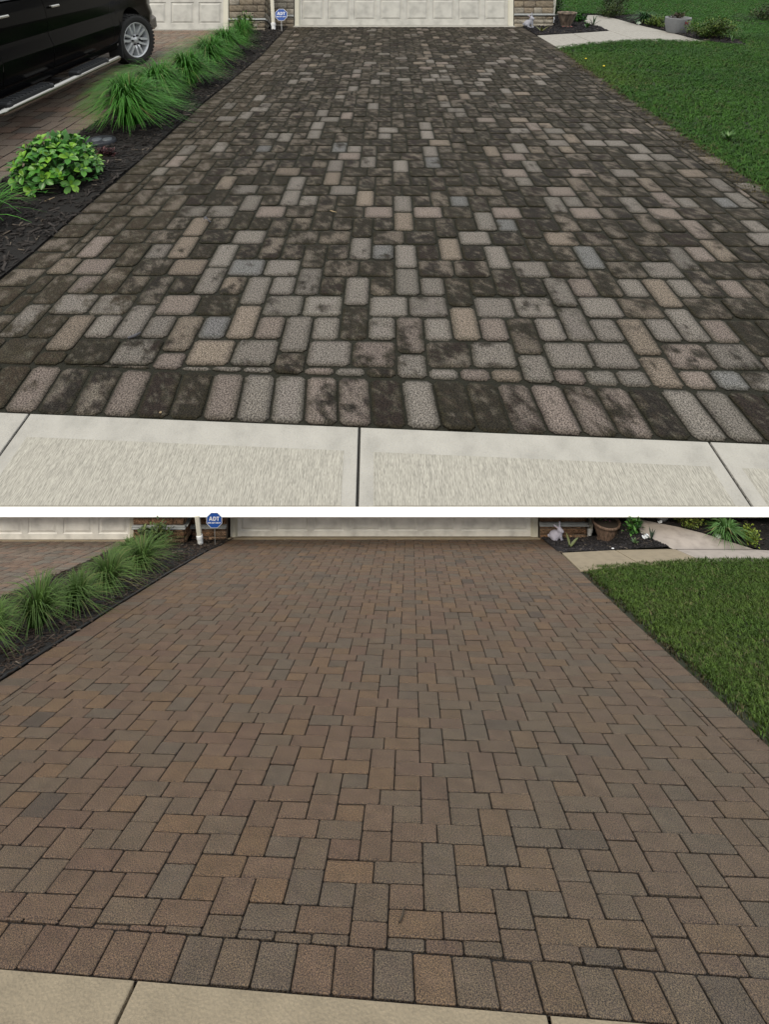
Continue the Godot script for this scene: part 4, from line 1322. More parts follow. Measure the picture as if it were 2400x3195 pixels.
	mat("lid_pad", Color(0.085, 0.1, 0.115), 0.6)
	mat("petal_white", Color(0.75, 0.78, 0.82), 0.5)
	mat("pale_green", Color(0.33, 0.42, 0.32), 0.3)
	mat("yellow", Color(0.75, 0.6, 0.03), 0.7)
	mat("edging", Color(0.012, 0.013, 0.015), 0.5)

func _ready() -> void:
	# camera: level, its lens raised, as the two places lie below and above each other
	var cam := Camera3D.new()
	cam.name = "camera"
	add_child(cam)
	cam.position = Vector3(0, EYE, 0)
	cam.set_frustum(3195.0 / 1868.0 * 0.05, Vector2(35.0 / 1868.0 * 0.05, -1157.5 / 1868.0 * 0.05), 0.05, 6000.0)
	cam.current = true
	# pale overcast sky, a weak wide sun behind the camera
	var we := WorldEnvironment.new()
	we.name = "world"
	var env := Environment.new()
	env.tonemap_mode = Environment.TONE_MAPPER_LINEAR
	env.tonemap_exposure = 1.4
	env.background_mode = Environment.BG_SKY
	var pm := ProceduralSkyMaterial.new()
	pm.sky_top_color = Color(0.92, 0.93, 0.94)
	pm.sky_horizon_color = Color(0.93, 0.93, 0.92)
	pm.sky_curve = 0.2
	pm.ground_horizon_color = Color(0.5, 0.5, 0.48)
	pm.ground_bottom_color = Color(0.3, 0.3, 0.28)
	pm.sky_energy_multiplier = 1.0
	var sky := Sky.new()
	sky.sky_material = pm
	env.sky = sky
	env.sdfgi_enabled = true
	env.ssao_enabled = true
	env.ssil_enabled = true
	we.environment = env
	add_child(we)
	var sun := DirectionalLight3D.new()
	sun.name = "sun"
	sun.light_color = Color(1.0, 0.96, 0.89)
	sun.light_energy = 0.5
	sun.light_angular_distance = 18.0
	sun.shadow_enabled = true
	add_child(sun)
	sun.basis = Basis.looking_at(Vector3(0.35, -0.68, -0.64).normalized())

	fine.noise_type = FastNoiseLite.TYPE_SIMPLEX_SMOOTH
	fine.frequency = 0.01
	fine.seed = 11
	broad.noise_type = FastNoiseLite.TYPE_SIMPLEX_SMOOTH
	broad.frequency = 0.01
	broad.seed = 5
	rng.seed = 7
	dip.s = 0.7
	hill.s = 0.7 * 10.2 / 2.2296
	hill.t = Transform3D(Basis(Vector3.RIGHT, deg_to_rad(18.7216)) * Basis.from_scale(Vector3.ONE * hill.s), Vector3(0, EYE, 0) - Basis(Vector3.RIGHT, deg_to_rad(18.7216)).y * 2.00656 * hill.s)
	dip.t = Transform3D(Basis(Vector3.RIGHT, deg_to_rad(-25.0901)) * Basis.from_scale(Vector3.ONE * dip.s), Vector3(0, EYE, 0) - Basis(Vector3.RIGHT, deg_to_rad(-25.0901)).y * 1.88463 * dip.s)
	dip.step = 1.0
	make_materials()
	setting()
	upper_place()
	lower_place()

func poly(a: Array) -> PackedVector2Array:
	var q := PackedVector2Array()
	for p in a: q.append(Vector2(p[0], p[1]))
	return q
func vecs(a: Array) -> Array:
	var q := []
	for p in a: q.append(Vector2(p[0], p[1]))
	return q

func setting() -> void:
	# the hillside: level behind the viewer, down to the lower garage, a cut face, up past the upper garage, level far off
	var g := Acc.new()
	var pts := []
	var low := dip.p(0, -15.3, -0.06)
	pts.append(Vector2(dip.p(0, 1.5, -0.06).y, 900.0))
	for z in [1.5, -3.0, -9.0, -15.3]: pts.append(Vector2(dip.p(0, z, -0.06).y, dip.p(0, z, -0.06).z))
	var zc := low.z - 0.3
	var zh := -1.62
	while hill.p(0, zh, -0.05).z > zc: zh -= 0.02
	pts.append(Vector2(hill.p(0, zh, -0.05).y, hill.p(0, zh, -0.05).z))
	for z in [-10.0, -20.0, -34.0]: pts.append(Vector2(hill.p(0, z, -0.05).y, hill.p(0, z, -0.05).z))
	pts.append(Vector2(hill.p(0, -34.0, -0.05).y, -2500.0))
	for k in pts.size() - 1:
		var a: Vector2 = pts[k]
		var b: Vector2 = pts[k + 1]
		for xs in [[-900.0, -30.0], [-30.0, 30.0], [30.0, 900.0]]:
			g.quad(Vector3(xs[0], b.x, b.y), Vector3(xs[1], b.x, b.y), Vector3(xs[1], a.x, a.y), Vector3(xs[0], a.x, a.y))
	solo("ground", g.mesh(), mats.earth, Transform3D(), "grassy hillside that both driveways are set into", "ground", "", "structure")
	# the terrace that carries the upper drive, its pale front edge above the lower garage
	var t := thing("terrace", hill.t, "added pale concrete terrace edge between the lower garage and the upper pavement", "terrace", "", "structure")
	var sl := Acc.new()
	sl.box(Vector3(-10.5, -0.037, -4.0), Vector3(10.5, -0.026, -1.676))
	part(t, "slab", sl.mesh(), mats.edge_concrete)
	var ed := Acc.new()       # an added coping, its face tilted up to catch the sky and read white
	for k in 14:
		var xa := -10.5 + 1.5 * k
		var xb := xa + 1.5
		ed.quad(Vector3(xa, -0.0015, -1.6765), Vector3(xb, -0.0015, -1.6765), Vector3(xb, -0.0200, -1.6500), Vector3(xa, -0.0200, -1.6500))
		ed.quad(Vector3(xa, -0.0200, -1.6500), Vector3(xb, -0.0200, -1.6500), Vector3(xb, -0.0260, -1.6520), Vector3(xa, -0.0260, -1.6520))
		ed.quad(Vector3(xa, -0.0260, -1.6520), Vector3(xb, -0.0260, -1.6520), Vector3(xb, -0.0360, -1.7000), Vector3(xa, -0.0360, -1.7000))
	part(t, "edge", ed.mesh(), mats.edge_concrete)

func upper_place() -> void:
	var s := hill
	# --- pavement along the front
	var walk := thing("pavement", s.t, "pale concrete pavement with broomed panels in front of the mossy drive", "pavement", "", "structure")
	var far := func(x: float) -> float: return -2.0575 + 0.0535 * (x + 0.05)
	for k in range(-6, 7):
		var x0: float = -0.06 + 1.475 * k + 0.006
		var x1: float = -0.06 + 1.475 * (k + 1) - 0.006
		var a := Acc.new()
		slab(a, poly([[x0, far.call(x0)], [x1, far.call(x1)], [x1, -1.677], [x0, -1.677]]), -0.026, 0.0, 0.003)
		part(walk, "slab", a.mesh(), mats.hill_concrete)
		var b := Acc.new()
		var fx: float = x0 + 0.055
		var gx: float = x1 - 0.055
		slab(b, poly([[fx, far.call(fx) + 0.128], [gx, far.call(gx) + 0.128], [gx, -1.679], [fx, -1.679]]), -0.001, 0.0016, 0.0015)
		part(walk, "broomed_panel", b.mesh(), mats.hill_broom)
	var filler := Acc.new()
	filler.box(Vector3(-9.0, -0.0255, -2.5), Vector3(9.0, -0.0125, -1.682))
	part(walk, "joint_filler", filler.mesh(), mats.groove)
	# --- the drive
	var left := vecs([[-2.05, -14.4], [-2.03, -10.7], [-2.19, -7.4], [-2.24, -5.2], [-2.30, -3.6], [-2.42, -1.9]])
	var right := vecs([[3.56, -14.4], [3.58, -11.6], [3.50, -9.5], [3.42, -7.5], [3.38, -5.9], [3.34, -4.6], [3.30, -1.8]])
	var drive := thing("driveway", s.t, "wide paver driveway dark with moss and dirt, some pavers pale", "driveway", "", "structure")
	paved(s, drive, {"p0": P0_HILL, "a": A_HILL, "b": B_HILL, "left": left, "right": right, "border": 0.2286, "along": 0.2086, "row": 0.313, "lean": -0.06,
		"near": Vector2(-0.05, -2.0615), "near_slope": 0.0535, "bands": [-34, 6], "across": [-6, 8], "singles": 300, "gap": 0.0105, "ease": 0.034, "bevel": 0.0065,
		"style": mossy, "mat": mats.mossy_paver, "bed": mats.moss_joint, "coarse": -9.5})
	var other := thing("driveway", s.t, "clean reddish paver driveway under the black pickup truck", "driveway", "", "structure")
	paved(s, other, {"p0": P0_HILL + Vector2(0.03, 0.05), "a": A_HILL, "b": B_HILL, "left": vecs([[-9.4, -13.85], [-9.4, -2.2]]), "right": vecs([[-3.27, -13.85], [-3.2, -6.1], [-3.3, -2.2]]), "border": 0.2286, "along": 0.21,
		"border_left": false, "bands": [-32, 2], "across": [-17, -3], "singles": 200, "gap": 0.009, "ease": 0.012, "bevel": 0.004, "style": russet, "mat": mats.clean_paver, "bed": mats.sand_joint})
	# --- the house front
	var pal := [Color(0.36, 0.3, 0.22), Color(0.43, 0.38, 0.3), Color(0.3, 0.25, 0.19), Color(0.48, 0.44, 0.37)]
	garage_door(s.level(0, -14.62), "cream panelled garage door at the head of the mossy drive", -1.79, 3.28, 2.2, 8, 0.125, 0.5, mats.hill_door, mats.trim)
	garage_door(s.level(0, -13.95), "cream panelled garage door behind the black truck", -8.62, -3.46, 2.2, 8, 0.125, 0.5, mats.hill_door, mats.trim)
	stone_wall(s.level(0, -13.9), "pale stone pier beside the leafy shrub, left of the white downspout", -3.33, -2.5, 2.5, 0.215, 0.105, 21, pal, 0, 0.62)
	stone_wall(s.level(0, -14.55), "narrow pale stone wall behind the white downspout and blue sign, mossy drive", -2.49, -1.92, 2.5, 0.215, 0.105, 22, pal, 0, 0)
	stone_wall(s.level(0, -14.58), "pale stone wall behind the rabbit, right of the mossy drive's garage door", 3.41, 4.36, 2.5, 0.24, 0.11, 23, pal, 0, 1.2)
	var up := Acc.new()
	up.box(Vector3(-9.6, 2.22, -0.05), Vector3(4.36, 3.0, 0.0))
	up.box(Vector3(-9.6, 2.9, -0.5), Vector3(4.6, 3.1, 0.4))
	solo("upper_wall", up.mesh(), mats.hill_door, s.level(0, -14.75), "cream wall over the garage doors at the head of the mossy drive", "wall", "", "structure")
	var th := Acc.new()
	th.box(Vector3(-1.92, -0.05, -14.66), Vector3(3.4, 0.006, -14.42), Color.WHITE, 0.004)
	solo("door_sill", th.mesh(), mats.hill_concrete, s.t, "thin concrete sill under the mossy drive's garage door", "sill", "", "structure")
	var th2 := Acc.new()
	th2.box(Vector3(-8.8, -0.05, -14.02), Vector3(-3.35, 0.006, -13.86), Color.WHITE, 0.004)
	solo("door_sill", th2.mesh(), mats.hill_concrete, s.t, "thin concrete sill under the garage door behind the black truck", "sill", "", "structure")
	downspout(s.level(-2.31, -13.95), "white downspout beside the blue sign at the top of the mossy drive", 2.4, 0.05, 0.095)
	downspout(s.level(4.42, -14.95), "white downspout behind the rabbit at the corner of the pale stone wall", 2.4, -0.1, 0.1)
	yard_sign(s.level(-2.10, -13.72), "blue octagonal sign on a thin stake beside the pale stone wall", 0.27, 0.235)
	# --- planting strip on the left
	mulch(s, "mulch_bed", poly([[-3.27, -13.85], [-2.5, -13.85], [-2.48, -14.5], [-2.06, -14.5], [-2.035, -10.7], [-2.195, -7.4], [-2.245, -5.2], [-2.305, -3.6], [-2.43, -1.9], [-3.45, -1.9], [-3.19, -6.1]]), 9000, 31, "dark mulch strip between the two upper drives", Color(0.024, 0.021, 0.0195))
	var dk := Color(0.028, 0.105, 0.014)
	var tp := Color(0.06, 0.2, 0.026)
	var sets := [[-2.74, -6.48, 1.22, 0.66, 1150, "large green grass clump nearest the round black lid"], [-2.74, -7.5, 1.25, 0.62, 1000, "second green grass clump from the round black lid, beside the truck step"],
		[-2.66, -8.45, 1.15, 0.58, 820, "third green grass clump from the round black lid"], [-2.68, -9.8, 1.3, 0.58, 820, "fourth green grass clump from the round black lid, level with the truck wheel"],
		[-2.7, -10.9, 1.2, 0.56, 700, "fifth green grass clump from the round black lid"], [-2.6, -11.95, 1.0, 0.56, 520, "green grass clump in front of the leafy shrub at the pale stone pier"],
		[-2.86, -3.95, 0.95, 0.42, 130, "thin green grass clump at the left edge below the fleshy leaved plant"]]
	for k in sets.size():
		var e: Array = sets[k]
		grass_clump(s, e[0], e[1], e[2], e[3], e[4], 100 + k, e[5], "grass clumps in the upper mulch strip", dk, tp, mats.clump_leaf)
	bush("leafy_shrub", s, -2.82, -13.2, 0.66, 0.5, 650, 0.075, 41, "green leafy shrub growing against the pale stone pier", "shrub", [Color(0.03, 0.09, 0.02), Color(0.045, 0.12, 0.025), Color(0.1, 0.14, 0.03)], mats.bush_leaf, 6)
	sedum(s, -2.74, -4.84, 0.86, 0.43)
	bush("purple_plant", s, -2.6, -5.45, 0.24, 0.085, 260, 0.035, 43, "low dark purple leaved plant beside the round black lid", "plant", [Color(0.05, 0.02, 0.022), Color(0.07, 0.025, 0.028), Color(0.035, 0.018, 0.02)], mats.bush_leaf, 5)
	var lid := thing("drain_lid", s.flat(-2.82, -5.86, 0.1, 0.012), "round black lid with two pale pads in the upper mulch strip", "drain lid")
	var la := Acc.new()
	la.lathe([Vector2(0.15, -0.02), Vector2(0.15, 0.02), Vector2(0.142, 0.027), Vector2(0.125, 0.027), Vector2(0.12, 0.022), Vector2(0.001, 0.026)], 40)
	part(lid, "disc", la.mesh(), mats.lid)
	for sg in [-1.0, 1.0]:
		var pd := Acc.new()
		pd.lathe([Vector2(0.05, 0.02), Vector2(0.048, 0.032), Vector2(0.03, 0.036), Vector2(0.001, 0.037)], 20)
		part(lid, "pad", pd.mesh(), mats.lid_pad, Transform3D(Basis.from_scale(Vector3(1, 1, 1.1)), Vector3(sg * 0.052 + 0.015, 0, 0.0)))
	pickup(s)
	# --- right of the drive
	mulch(s, "mulch_bed", poly([[3.59, -14.55], [3.575, -13.1], [4.4, -13.39], [5.38, -13.76], [5.38, -14.55], [5.3, -15.3], [5.86, -16.6], [4.5, -16.6], [4.42, -14.55]]), 4500, 32, "black mulch bed with the rabbit and tan planter beside the upper walk", Color(0.02, 0.019, 0.022))
	mulch(s, "mulch_bed", poly([[6.78, -12.42], [7.06, -12.12], [7.4, -11.82], [7.62, -12.5], [7.35, -13.2], [7.4, -14.9], [7.2, -16.6], [6.2, -16.6], [6.4, -15.87], [6.46, -14.88], [6.66, -13.61]]), 3000, 33, "black mulch bed around the grey planter and shrubs", Color(0.02, 0.018, 0.02))
	mulch(s, "mulch_bed", poly([[9.35, -15.9], [9.3, -14.9], [11.4, -14.4], [12, -17], [10.2, -17]]), 1200, 34, "dark mulch patch on the upper lawn at the far right", Color(0.025, 0.02, 0.022))
	var path := thing("walkway", s.t, "pale concrete walk curving past the grey planter above the upper lawn", "walkway", "", "structure")
	for q in [[[3.575, -13.06], [3.575, -11.5], [4.43, -12.0], [4.43, -13.36]], [[4.445, -13.365], [4.445, -12.0], [5.5, -12.35], [5.395, -13.745]],
			[[5.41, -13.75], [5.52, -12.35], [6.9, -12.3], [6.77, -12.43], [6.66, -13.55], [6.1, -13.73], [5.6, -13.55]], [[5.41, -13.77], [5.6, -13.57], [6.1, -13.75], [6.655, -13.57], [6.45, -14.88], [6.39, -15.87], [6.15, -16.7], [5.9, -16.7], [5.33, -15.3], [5.4, -14.55]]]:
		var a := Acc.new()
		slab(a, poly(q), -0.03, 0.004, 0.008)
		part(path, "slab", a.mesh(), mats.hill_walk)
	rabbit(s.upright(3.7, -14.34, -0.35), "small grey rabbit statue at the corner of the pale stone wall", mats.statue_grey)
	var p := planter(s.upright(4.62, -14.47), "tan ribbed planter standing in the black mulch beside the rabbit, upper bed", [Vector2(0.001, 0.0), Vector2(0.125, 0.0), Vector2(0.125, 0.025), Vector2(0.11, 0.035), Vector2(0.15, 0.12), Vector2(0.19, 0.22), Vector2(0.205, 0.3), Vector2(0.225, 0.305), Vector2(0.225, 0.34), Vector2(0.205, 0.34), Vector2(0.19, 0.31)], mats.hill_pot, 16, 0.31, 0.19)
	var foot := Acc.new()
	for k in 3: foot.box(Vector3(-0.13 + 0.1 * k, -0.01, 0.09), Vector3(-0.07 + 0.1 * k, 0.02, 0.15), Color.WHITE, 0.008)
	part(p, "foot", foot.mesh(), mats.decal_red)
	leafy(s, "small_plant", 3.79, -13.56, 0.2, 3, 0.05, 51, "thin yellowing plant in the black mulch in front of the rabbit, upper bed", Color(0.12, 0.13, 0.03), 1.2)
	leafy(s, "spiky_plant", 5.31, -14.55, 0.24, 9, 0.035, 52, "spiky plant at the edge of the pale curving walk, upper bed", Color(0.03, 0.07, 0.03), 0.9)
	leafy(s, "small_plant", 5.02, -14.15, 0.14, 8, 0.07, 53, "low rounded green plant beside the spiky plant, upper bed", Color(0.04, 0.1, 0.025), 0.8)
	bush("leafy_shrub", s, 5.2, -15.35, 0.5, 0.26, 260, 0.09, 54, "leafy green plant behind the tan planter, upper bed", "shrub", [Color(0.03, 0.11, 0.02), Color(0.05, 0.16, 0.03), Color(0.02, 0.06, 0.015)], mats.bush_leaf, 6)
	var gp := planter(s.upright(6.8, -13.5), "grey speckled planter with a butterfly mark beside the walk", [Vector2(0.001, 0.0), Vector2(0.19, 0.0), Vector2(0.21, 0.02), Vector2(0.255, 0.18), Vector2(0.27, 0.32), Vector2(0.268, 0.34), Vector2(0.245, 0.34), Vector2(0.235, 0.3)], mats.grey_pot, 0, 0.3, 0.235)
	butterfly(gp, Vector3(0.07, 0.245, 0.258))
	bush("potted_plant", s, 6.8, -13.5, 0.42, 0.16, 220, 0.05, 55, "dark reddish plant growing in the grey speckled planter", "plant", [Color(0.03, 0.04, 0.015), Color(0.06, 0.03, 0.02)], mats.bush_leaf, 5, 1.0, 0.3)
	bush("low_shrub", s, 6.78, -14.4, 0.62, 0.3, 800, 0.05, 56, "yellow green shrub left of the grey speckled planter", "shrub", [Color(0.09, 0.15, 0.02), Color(0.05, 0.1, 0.02), Color(0.12, 0.18, 0.025)], mats.bush_leaf, 7)
	bush("low_shrub", s, 7.16, -12.72, 1.25, 0.5, 2400, 0.05, 57, "wide yellow green shrub right of the grey speckled planter", "shrub", [Color(0.06, 0.11, 0.018), Color(0.04, 0.075, 0.015), Color(0.11, 0.16, 0.025)], mats.bush_leaf, 14)
	bush("low_shrub", s, 10.2, -15.7, 1.3, 0.5, 700, 0.06, 82, "dark shrub in the mulch patch at the far right of the upper lawn", "shrub", [Color(0.03, 0.05, 0.014), Color(0.05, 0.07, 0.016)], mats.bush_leaf, 9)
	bush("low_shrub", s, 6.35, -16.2, 1.1, 0.45, 800, 0.06, 60, "dark shrub behind the walk at the top of the upper bed", "shrub", [Color(0.03, 0.055, 0.015), Color(0.05, 0.08, 0.015)], mats.bush_leaf, 7)
	bush("low_shrub", s, 6.9, -17.4, 1.3, 0.6, 700, 0.07, 80, "dark shrub farthest back behind the upper walk", "shrub", [Color(0.02, 0.045, 0.012), Color(0.035, 0.06, 0.014)], mats.bush_leaf, 9)
	bush("low_shrub", s, 4.9, -16.6, 0.9, 0.6, 500, 0.08, 81, "dark shrub behind the tan planter against the house", "shrub", [Color(0.02, 0.05, 0.012), Color(0.03, 0.07, 0.014)], mats.bush_leaf, 7)
	grass_clump(s, 6.74, -15.0, 0.9, 0.36, 240, 58, "dark green strappy clump beside the walk behind the yellow shrub", "", Color(0.015, 0.05, 0.015), Color(0.03, 0.1, 0.025), mats.clump_leaf, 0.022)
	dome(s.upright(6.46, -14.7), "pale green dome ornament at the edge of the upper walk", 0.05)
	leafy(s, "lawn_weed", 7.32, -12.2, 0.2, 8, 0.02, 61, "tall grassy weed in the upper lawn beside the wide shrub", Color(0.04, 0.1, 0.02), 0.8)
	leafy(s, "lawn_weed", 3.72, -5.95, 0.1, 26, 0.02, 62, "bright green rosette weed at the edge of the upper lawn", Color(0.06, 0.15, 0.025), 1.1)
	for d in [[3.64, -10.15, "yellow dandelion at the drive end of the upper lawn"], [3.72, -9.52, "yellow dandelion nearer the mossy drive's edge"]]:
		var o := thing("dandelion", s.upright(d[0], d[1]), d[2], "flower", "dandelions in the upper lawn")
		var st := Acc.new()
		st.tube([Vector3.ZERO, Vector3(0, 0.05, 0)], [0.003, 0.003], 5)
		part(o, "stem", st.mesh(), mats.twig)
		var fl := Acc.new()
		fl.lathe([Vector2(0.001, 0.045), Vector2(0.014, 0.05), Vector2(0.02, 0.058), Vector2(0.012, 0.065), Vector2(0.001, 0.066)], 10)
		part(o, "flower_head", fl.mesh(), mats.yellow)
	# --- lawn
	var lawn := poly([[3.56, -11.6], [3.48, -9.5], [3.38, -7.5], [3.34, -5.9], [3.28, -4.6], [3.2, -2.2], [13.5, -2.2], [13.5, -24], [5.2, -24], [5.6, -17.2], [7.6, -17], [7.5, -14.9], [7.45, -13.2], [7.66, -12.5], [7.4, -11.8], [7.06, -12.1], [6.7, -12.42], [5.66, -12.5], [4.98, -12.32], [4.4, -12.08]])
	solo("lawn", rolling(s, lawn, 0.5, -0.016, 0.006, 30.0), mats.hill_lawn_soil, s.t, "soil under the upper lawn", "lawn", "", "structure")
	turf(s, "grass", lawn, 900.0, 6.0, 0.04, 71, "dark green grass of the upper lawn", func(q: Vector2) -> Color:
		var n := broad.get_noise_2d(q.x * 45, q.y * 45)
		var c := Color(0.033, 0.1, 0.016).lerp(Color(0.058, 0.15, 0.02), 0.5 + 0.5 * n)
		if q.x < 4.6 and q.y > -11 and q.y < -8.4: c = c.lerp(Color(0.085, 0.15, 0.03), clampf(0.5 + n, 0.0, 0.8) * (4.6 - q.x))
		if q.y < -13.0: c = c.lerp(Color(0.055, 0.17, 0.03), 0.5)
		if rng.randf() < 0.05: c = Color(0.12, 0.13, 0.05)
		var g := rng.randf_range(0.55, 1.5)
		return Color(c.r * g, c.g * g, c.b * g, 1.0), mats.blade_hill)
	turf(s, "dry_grass", poly([[3.42, -11.5], [3.36, -9.5], [3.26, -7.5], [3.22, -5.9], [3.15, -4.6], [3.12, -3.2], [3.34, -3.2], [3.38, -4.6], [3.42, -5.9], [3.46, -7.5], [3.56, -9.5], [3.62, -11.5]]), 420.0, 6.0, 0.032, 72, "dry straw coloured grass along the edge of the upper lawn", func(q: Vector2) -> Color:
		var g := rng.randf_range(0.5, 1.2)
		return Color(0.11 * g, 0.09 * g, 0.04 * g, 0.8), mats.blade_hill, 0.05)
	# --- bits lying about
	litter(s, "dead_leaf", -1.27, -4.03, 0.06, 0.035, "small dark curled leaf lying on a pale paver", mats.dark_stone, 0.4)
	litter(s, "twig", -2.39, -4.85, 0.15, 0.014, "long straw coloured splinter in the mulch right of the fleshy plant", mats.straw, 0.5)
	litter(s, "twig", -2.63, -4.42, 0.12, 0.012, "straw coloured splinter in the mulch below the fleshy plant", mats.straw, 1.0)
	litter(s, "twig", -0.31, -4.21, 0.06, 0.01, "short pale twig lying on the mossy pavers near the middle", mats.straw, -0.6)
	litter(s, "twig", -1.28, -3.5, 0.14, 0.006, "thin dark twig along a joint of the mossy pavers", mats.twig, 0.05)
	litter(s, "twig", -1.27, -2.68, 0.07, 0.018, "short dark bark piece on a mossy paver near the pavement", mats.dark_stone, 0.7)
	litter(s, "pebble", -0.95, -2.14, 0.012, 0.009, "tiny pale pebble at the edge of the pavement", mats.straw, 0.7)

func litter(s: Site, called: String, x: float, z: float, ln: float, w: float, label: String, m: Material, turn: float) -> void:
	var a := Acc.new()
	if called == "twig":
		a.tube([Vector3(-ln * 0.5, w * 0.4, 0), Vector3(0, w * 0.5, w * 0.5), Vector3(ln * 0.5, w * 0.4, -w * 0.2)], [w * 0.3, w * 0.5, w * 0.2], 6)
	elif called == "pebble":
		a.lathe([Vector2(0.001, 0), Vector2(w * 0.6, w * 0.1), Vector2(w * 0.7, w * 0.35), Vector2(w * 0.4, w * 0.6), Vector2(0.001, w * 0.65)], 9)
	else:
		for k in 8:
			var u := k / 8.0
			var v := (k + 1) / 8.0
			var w0 := w * 0.5 * sin(PI * u)
			var w1 := w * 0.5 * sin(PI * v)
			var y0 := 0.012 + 0.02 * sin(u * 5.0)
			var y1 := 0.012 + 0.02 * sin(v * 5.0)
			a.quad(Vector3(ln * u, y0 + w0 * 0.5, -w0), Vector3(ln * v, y1 + w1 * 0.5, -w1), Vector3(ln * v, y1, w1), Vector3(ln * u, y0, w0))
	solo(called, a.mesh(), m, s.flat(x, z, turn, 0.002), label, "twig" if called == "twig" else "leaf" if called == "dead_leaf" else "pebble")
func butterfly(holder: Node3D, at: Vector3) -> void:
	for k in 4:
		var sg := -1.0 if k % 2 == 0 else 1.0
		var lowr := k / 2
		for ring in 2:
			var a := Acc.new()
			var sc := 1.0 if ring == 0 else 0.7
			var pts := []
			for q in 10:
				var th := TAU * q / 10
				var e := Vector2(0.03 * cos(th), 0.019 * sin(th)) * sc * (1.0 if lowr == 0 else 0.75)
				e = e.rotated(sg * (0.7 if lowr == 0 else -0.7)) + Vector2(sg * 0.026, 0.014 if lowr == 0 else -0.016)
				pts.append(Vector3(e.x, e.y, 0.002 * (ring + 1)))
			pts.reverse()
			a.fan(pts)
			part(holder, "butterfly_mark", a.mesh(), mats.decal_dark if ring == 0 else mats.decal_red, Transform3D(Basis(Vector3.UP, 0.28), at))
func dome(tf: Transform3D, label: String, r: float) -> void:
	var o := thing("garden_ornament", tf, label, "garden ornament")
	var a := Acc.new()
	a.lathe([Vector2(r * 1.1, r * 0.75), Vector2(r * 1.05, r * 1.0), Vector2(r * 0.8, r * 1.5), Vector2(r * 0.4, r * 1.78), Vector2(0.001, r * 1.85)], 20)
	part(o, "dome", a.mesh(), mats.pale_green)
	var b := Acc.new()
	b.lathe([Vector2(r * 0.5, -0.02), Vector2(r * 0.35, r * 0.3), Vector2(r * 0.6, r * 0.72), Vector2(r * 1.0, r * 0.76)], 16)
	part(o, "base", b.mesh(), mats.petal_white)
func leafy(s: Site, called: String, x: float, z: float, h: float, count: int, width: float, sd: int, label: String, col: Color, spread: float) -> void:
	rng.seed = sd
	var o := thing(called, s.upright(x, z), label, "weed" if called == "lawn_weed" else "plant")
	for k in count:
		var m := big_leaf(h * rng.randf_range(0.8, 1.15), width * rng.randf_range(0.8, 1.1), 0.12, width > 0.06, Color(col.r, col.g, col.b) * rng.randf_range(0.75, 1.3))
		var th := TAU * (k + rng.randf() * 0.6) / count
		var el := rng.randf_range(0.45, 1.25) / spread
		part(o, "leaf", m, mats.fleshy_leaf, Transform3D(Basis(Vector3.UP, th) * Basis(Vector3.RIGHT, el), Vector3(0, 0.01, 0)))
func sedum(s: Site, x: float, z: float, w: float, h: float) -> void:
	rng.seed = 77
	var o := thing("fleshy_plant", s.upright(x, z), "round clump of fleshy bright green leaves at the left of the upper mulch strip", "plant")
	var kinds := []
	for c in [Color(0.075, 0.235, 0.03), Color(0.055, 0.19, 0.03), Color(0.1, 0.28, 0.03), Color(0.17, 0.36, 0.035)]:
		kinds.append(big_leaf(0.085, 0.052, 0.2, true, c))
	var young := big_leaf(0.05, 0.03, 0.25, true, Color(0.17, 0.34, 0.04))
	var stems := Acc.new()
	for k in 42:
		var u := (k + 0.5) / 42.0
		var th := k * 2.39996
		var el := acos(1.0 - u * 0.97)
		var dir := Vector3(sin(el) * cos(th), cos(el), sin(el) * sin(th))
		var tip := Vector3(dir.x * w * 0.40, 0.05 + dir.y * (h - 0.08) + rng.randf_range(-0.03, 0.02), dir.z * w * 0.40)
		stems.tube([Vector3(tip.x * 0.15, 0, tip.z * 0.15), tip * 0.6 + Vector3(0, 0.02, 0), tip], [0.008, 0.007, 0.005], 6, Color(0.06, 0.14, 0.04))
		var up := (dir + Vector3.UP * 0.5).normalized()
		var bs := Basis(Quaternion(Vector3.UP, up))
		for q in 5:
			part(o, "leaf", kinds[rng.randi() % 3 if q < 4 else 3], mats.fleshy_leaf, Transform3D(bs * Basis(Vector3.UP, TAU * q / 5 + k) * Basis(Vector3.RIGHT, rng.randf_range(-0.15, 0.35)), tip - up * rng.randf_range(0.0, 0.03)))
		for q in 2:
			part(o, "leaf", young, mats.fleshy_leaf, Transform3D(bs * Basis(Vector3.UP, PI * q + k * 0.7) * Basis(Vector3.RIGHT, 0.75), tip + up * 0.006))
	part(o, "stem", stems.mesh(), mats.fleshy_leaf)
	var low := Acc.new()       # the many smaller leaves further in
	for k in 420:
		var th := rng.randf() * TAU
		var el := acos(1.0 - rng.randf() * 0.98)
		var rr := rng.randf_range(0.6, 0.97)
		var dir := Vector3(sin(el) * cos(th), cos(el), sin(el) * sin(th))
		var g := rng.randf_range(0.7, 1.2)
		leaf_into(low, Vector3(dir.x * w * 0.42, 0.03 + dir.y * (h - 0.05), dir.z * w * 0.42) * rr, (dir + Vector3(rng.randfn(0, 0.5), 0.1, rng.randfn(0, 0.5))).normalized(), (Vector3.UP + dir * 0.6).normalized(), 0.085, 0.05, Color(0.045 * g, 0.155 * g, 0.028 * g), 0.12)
	part(o, "inner_leaves", low.mesh(), mats.fleshy_leaf, Transform3D(), "stuff")

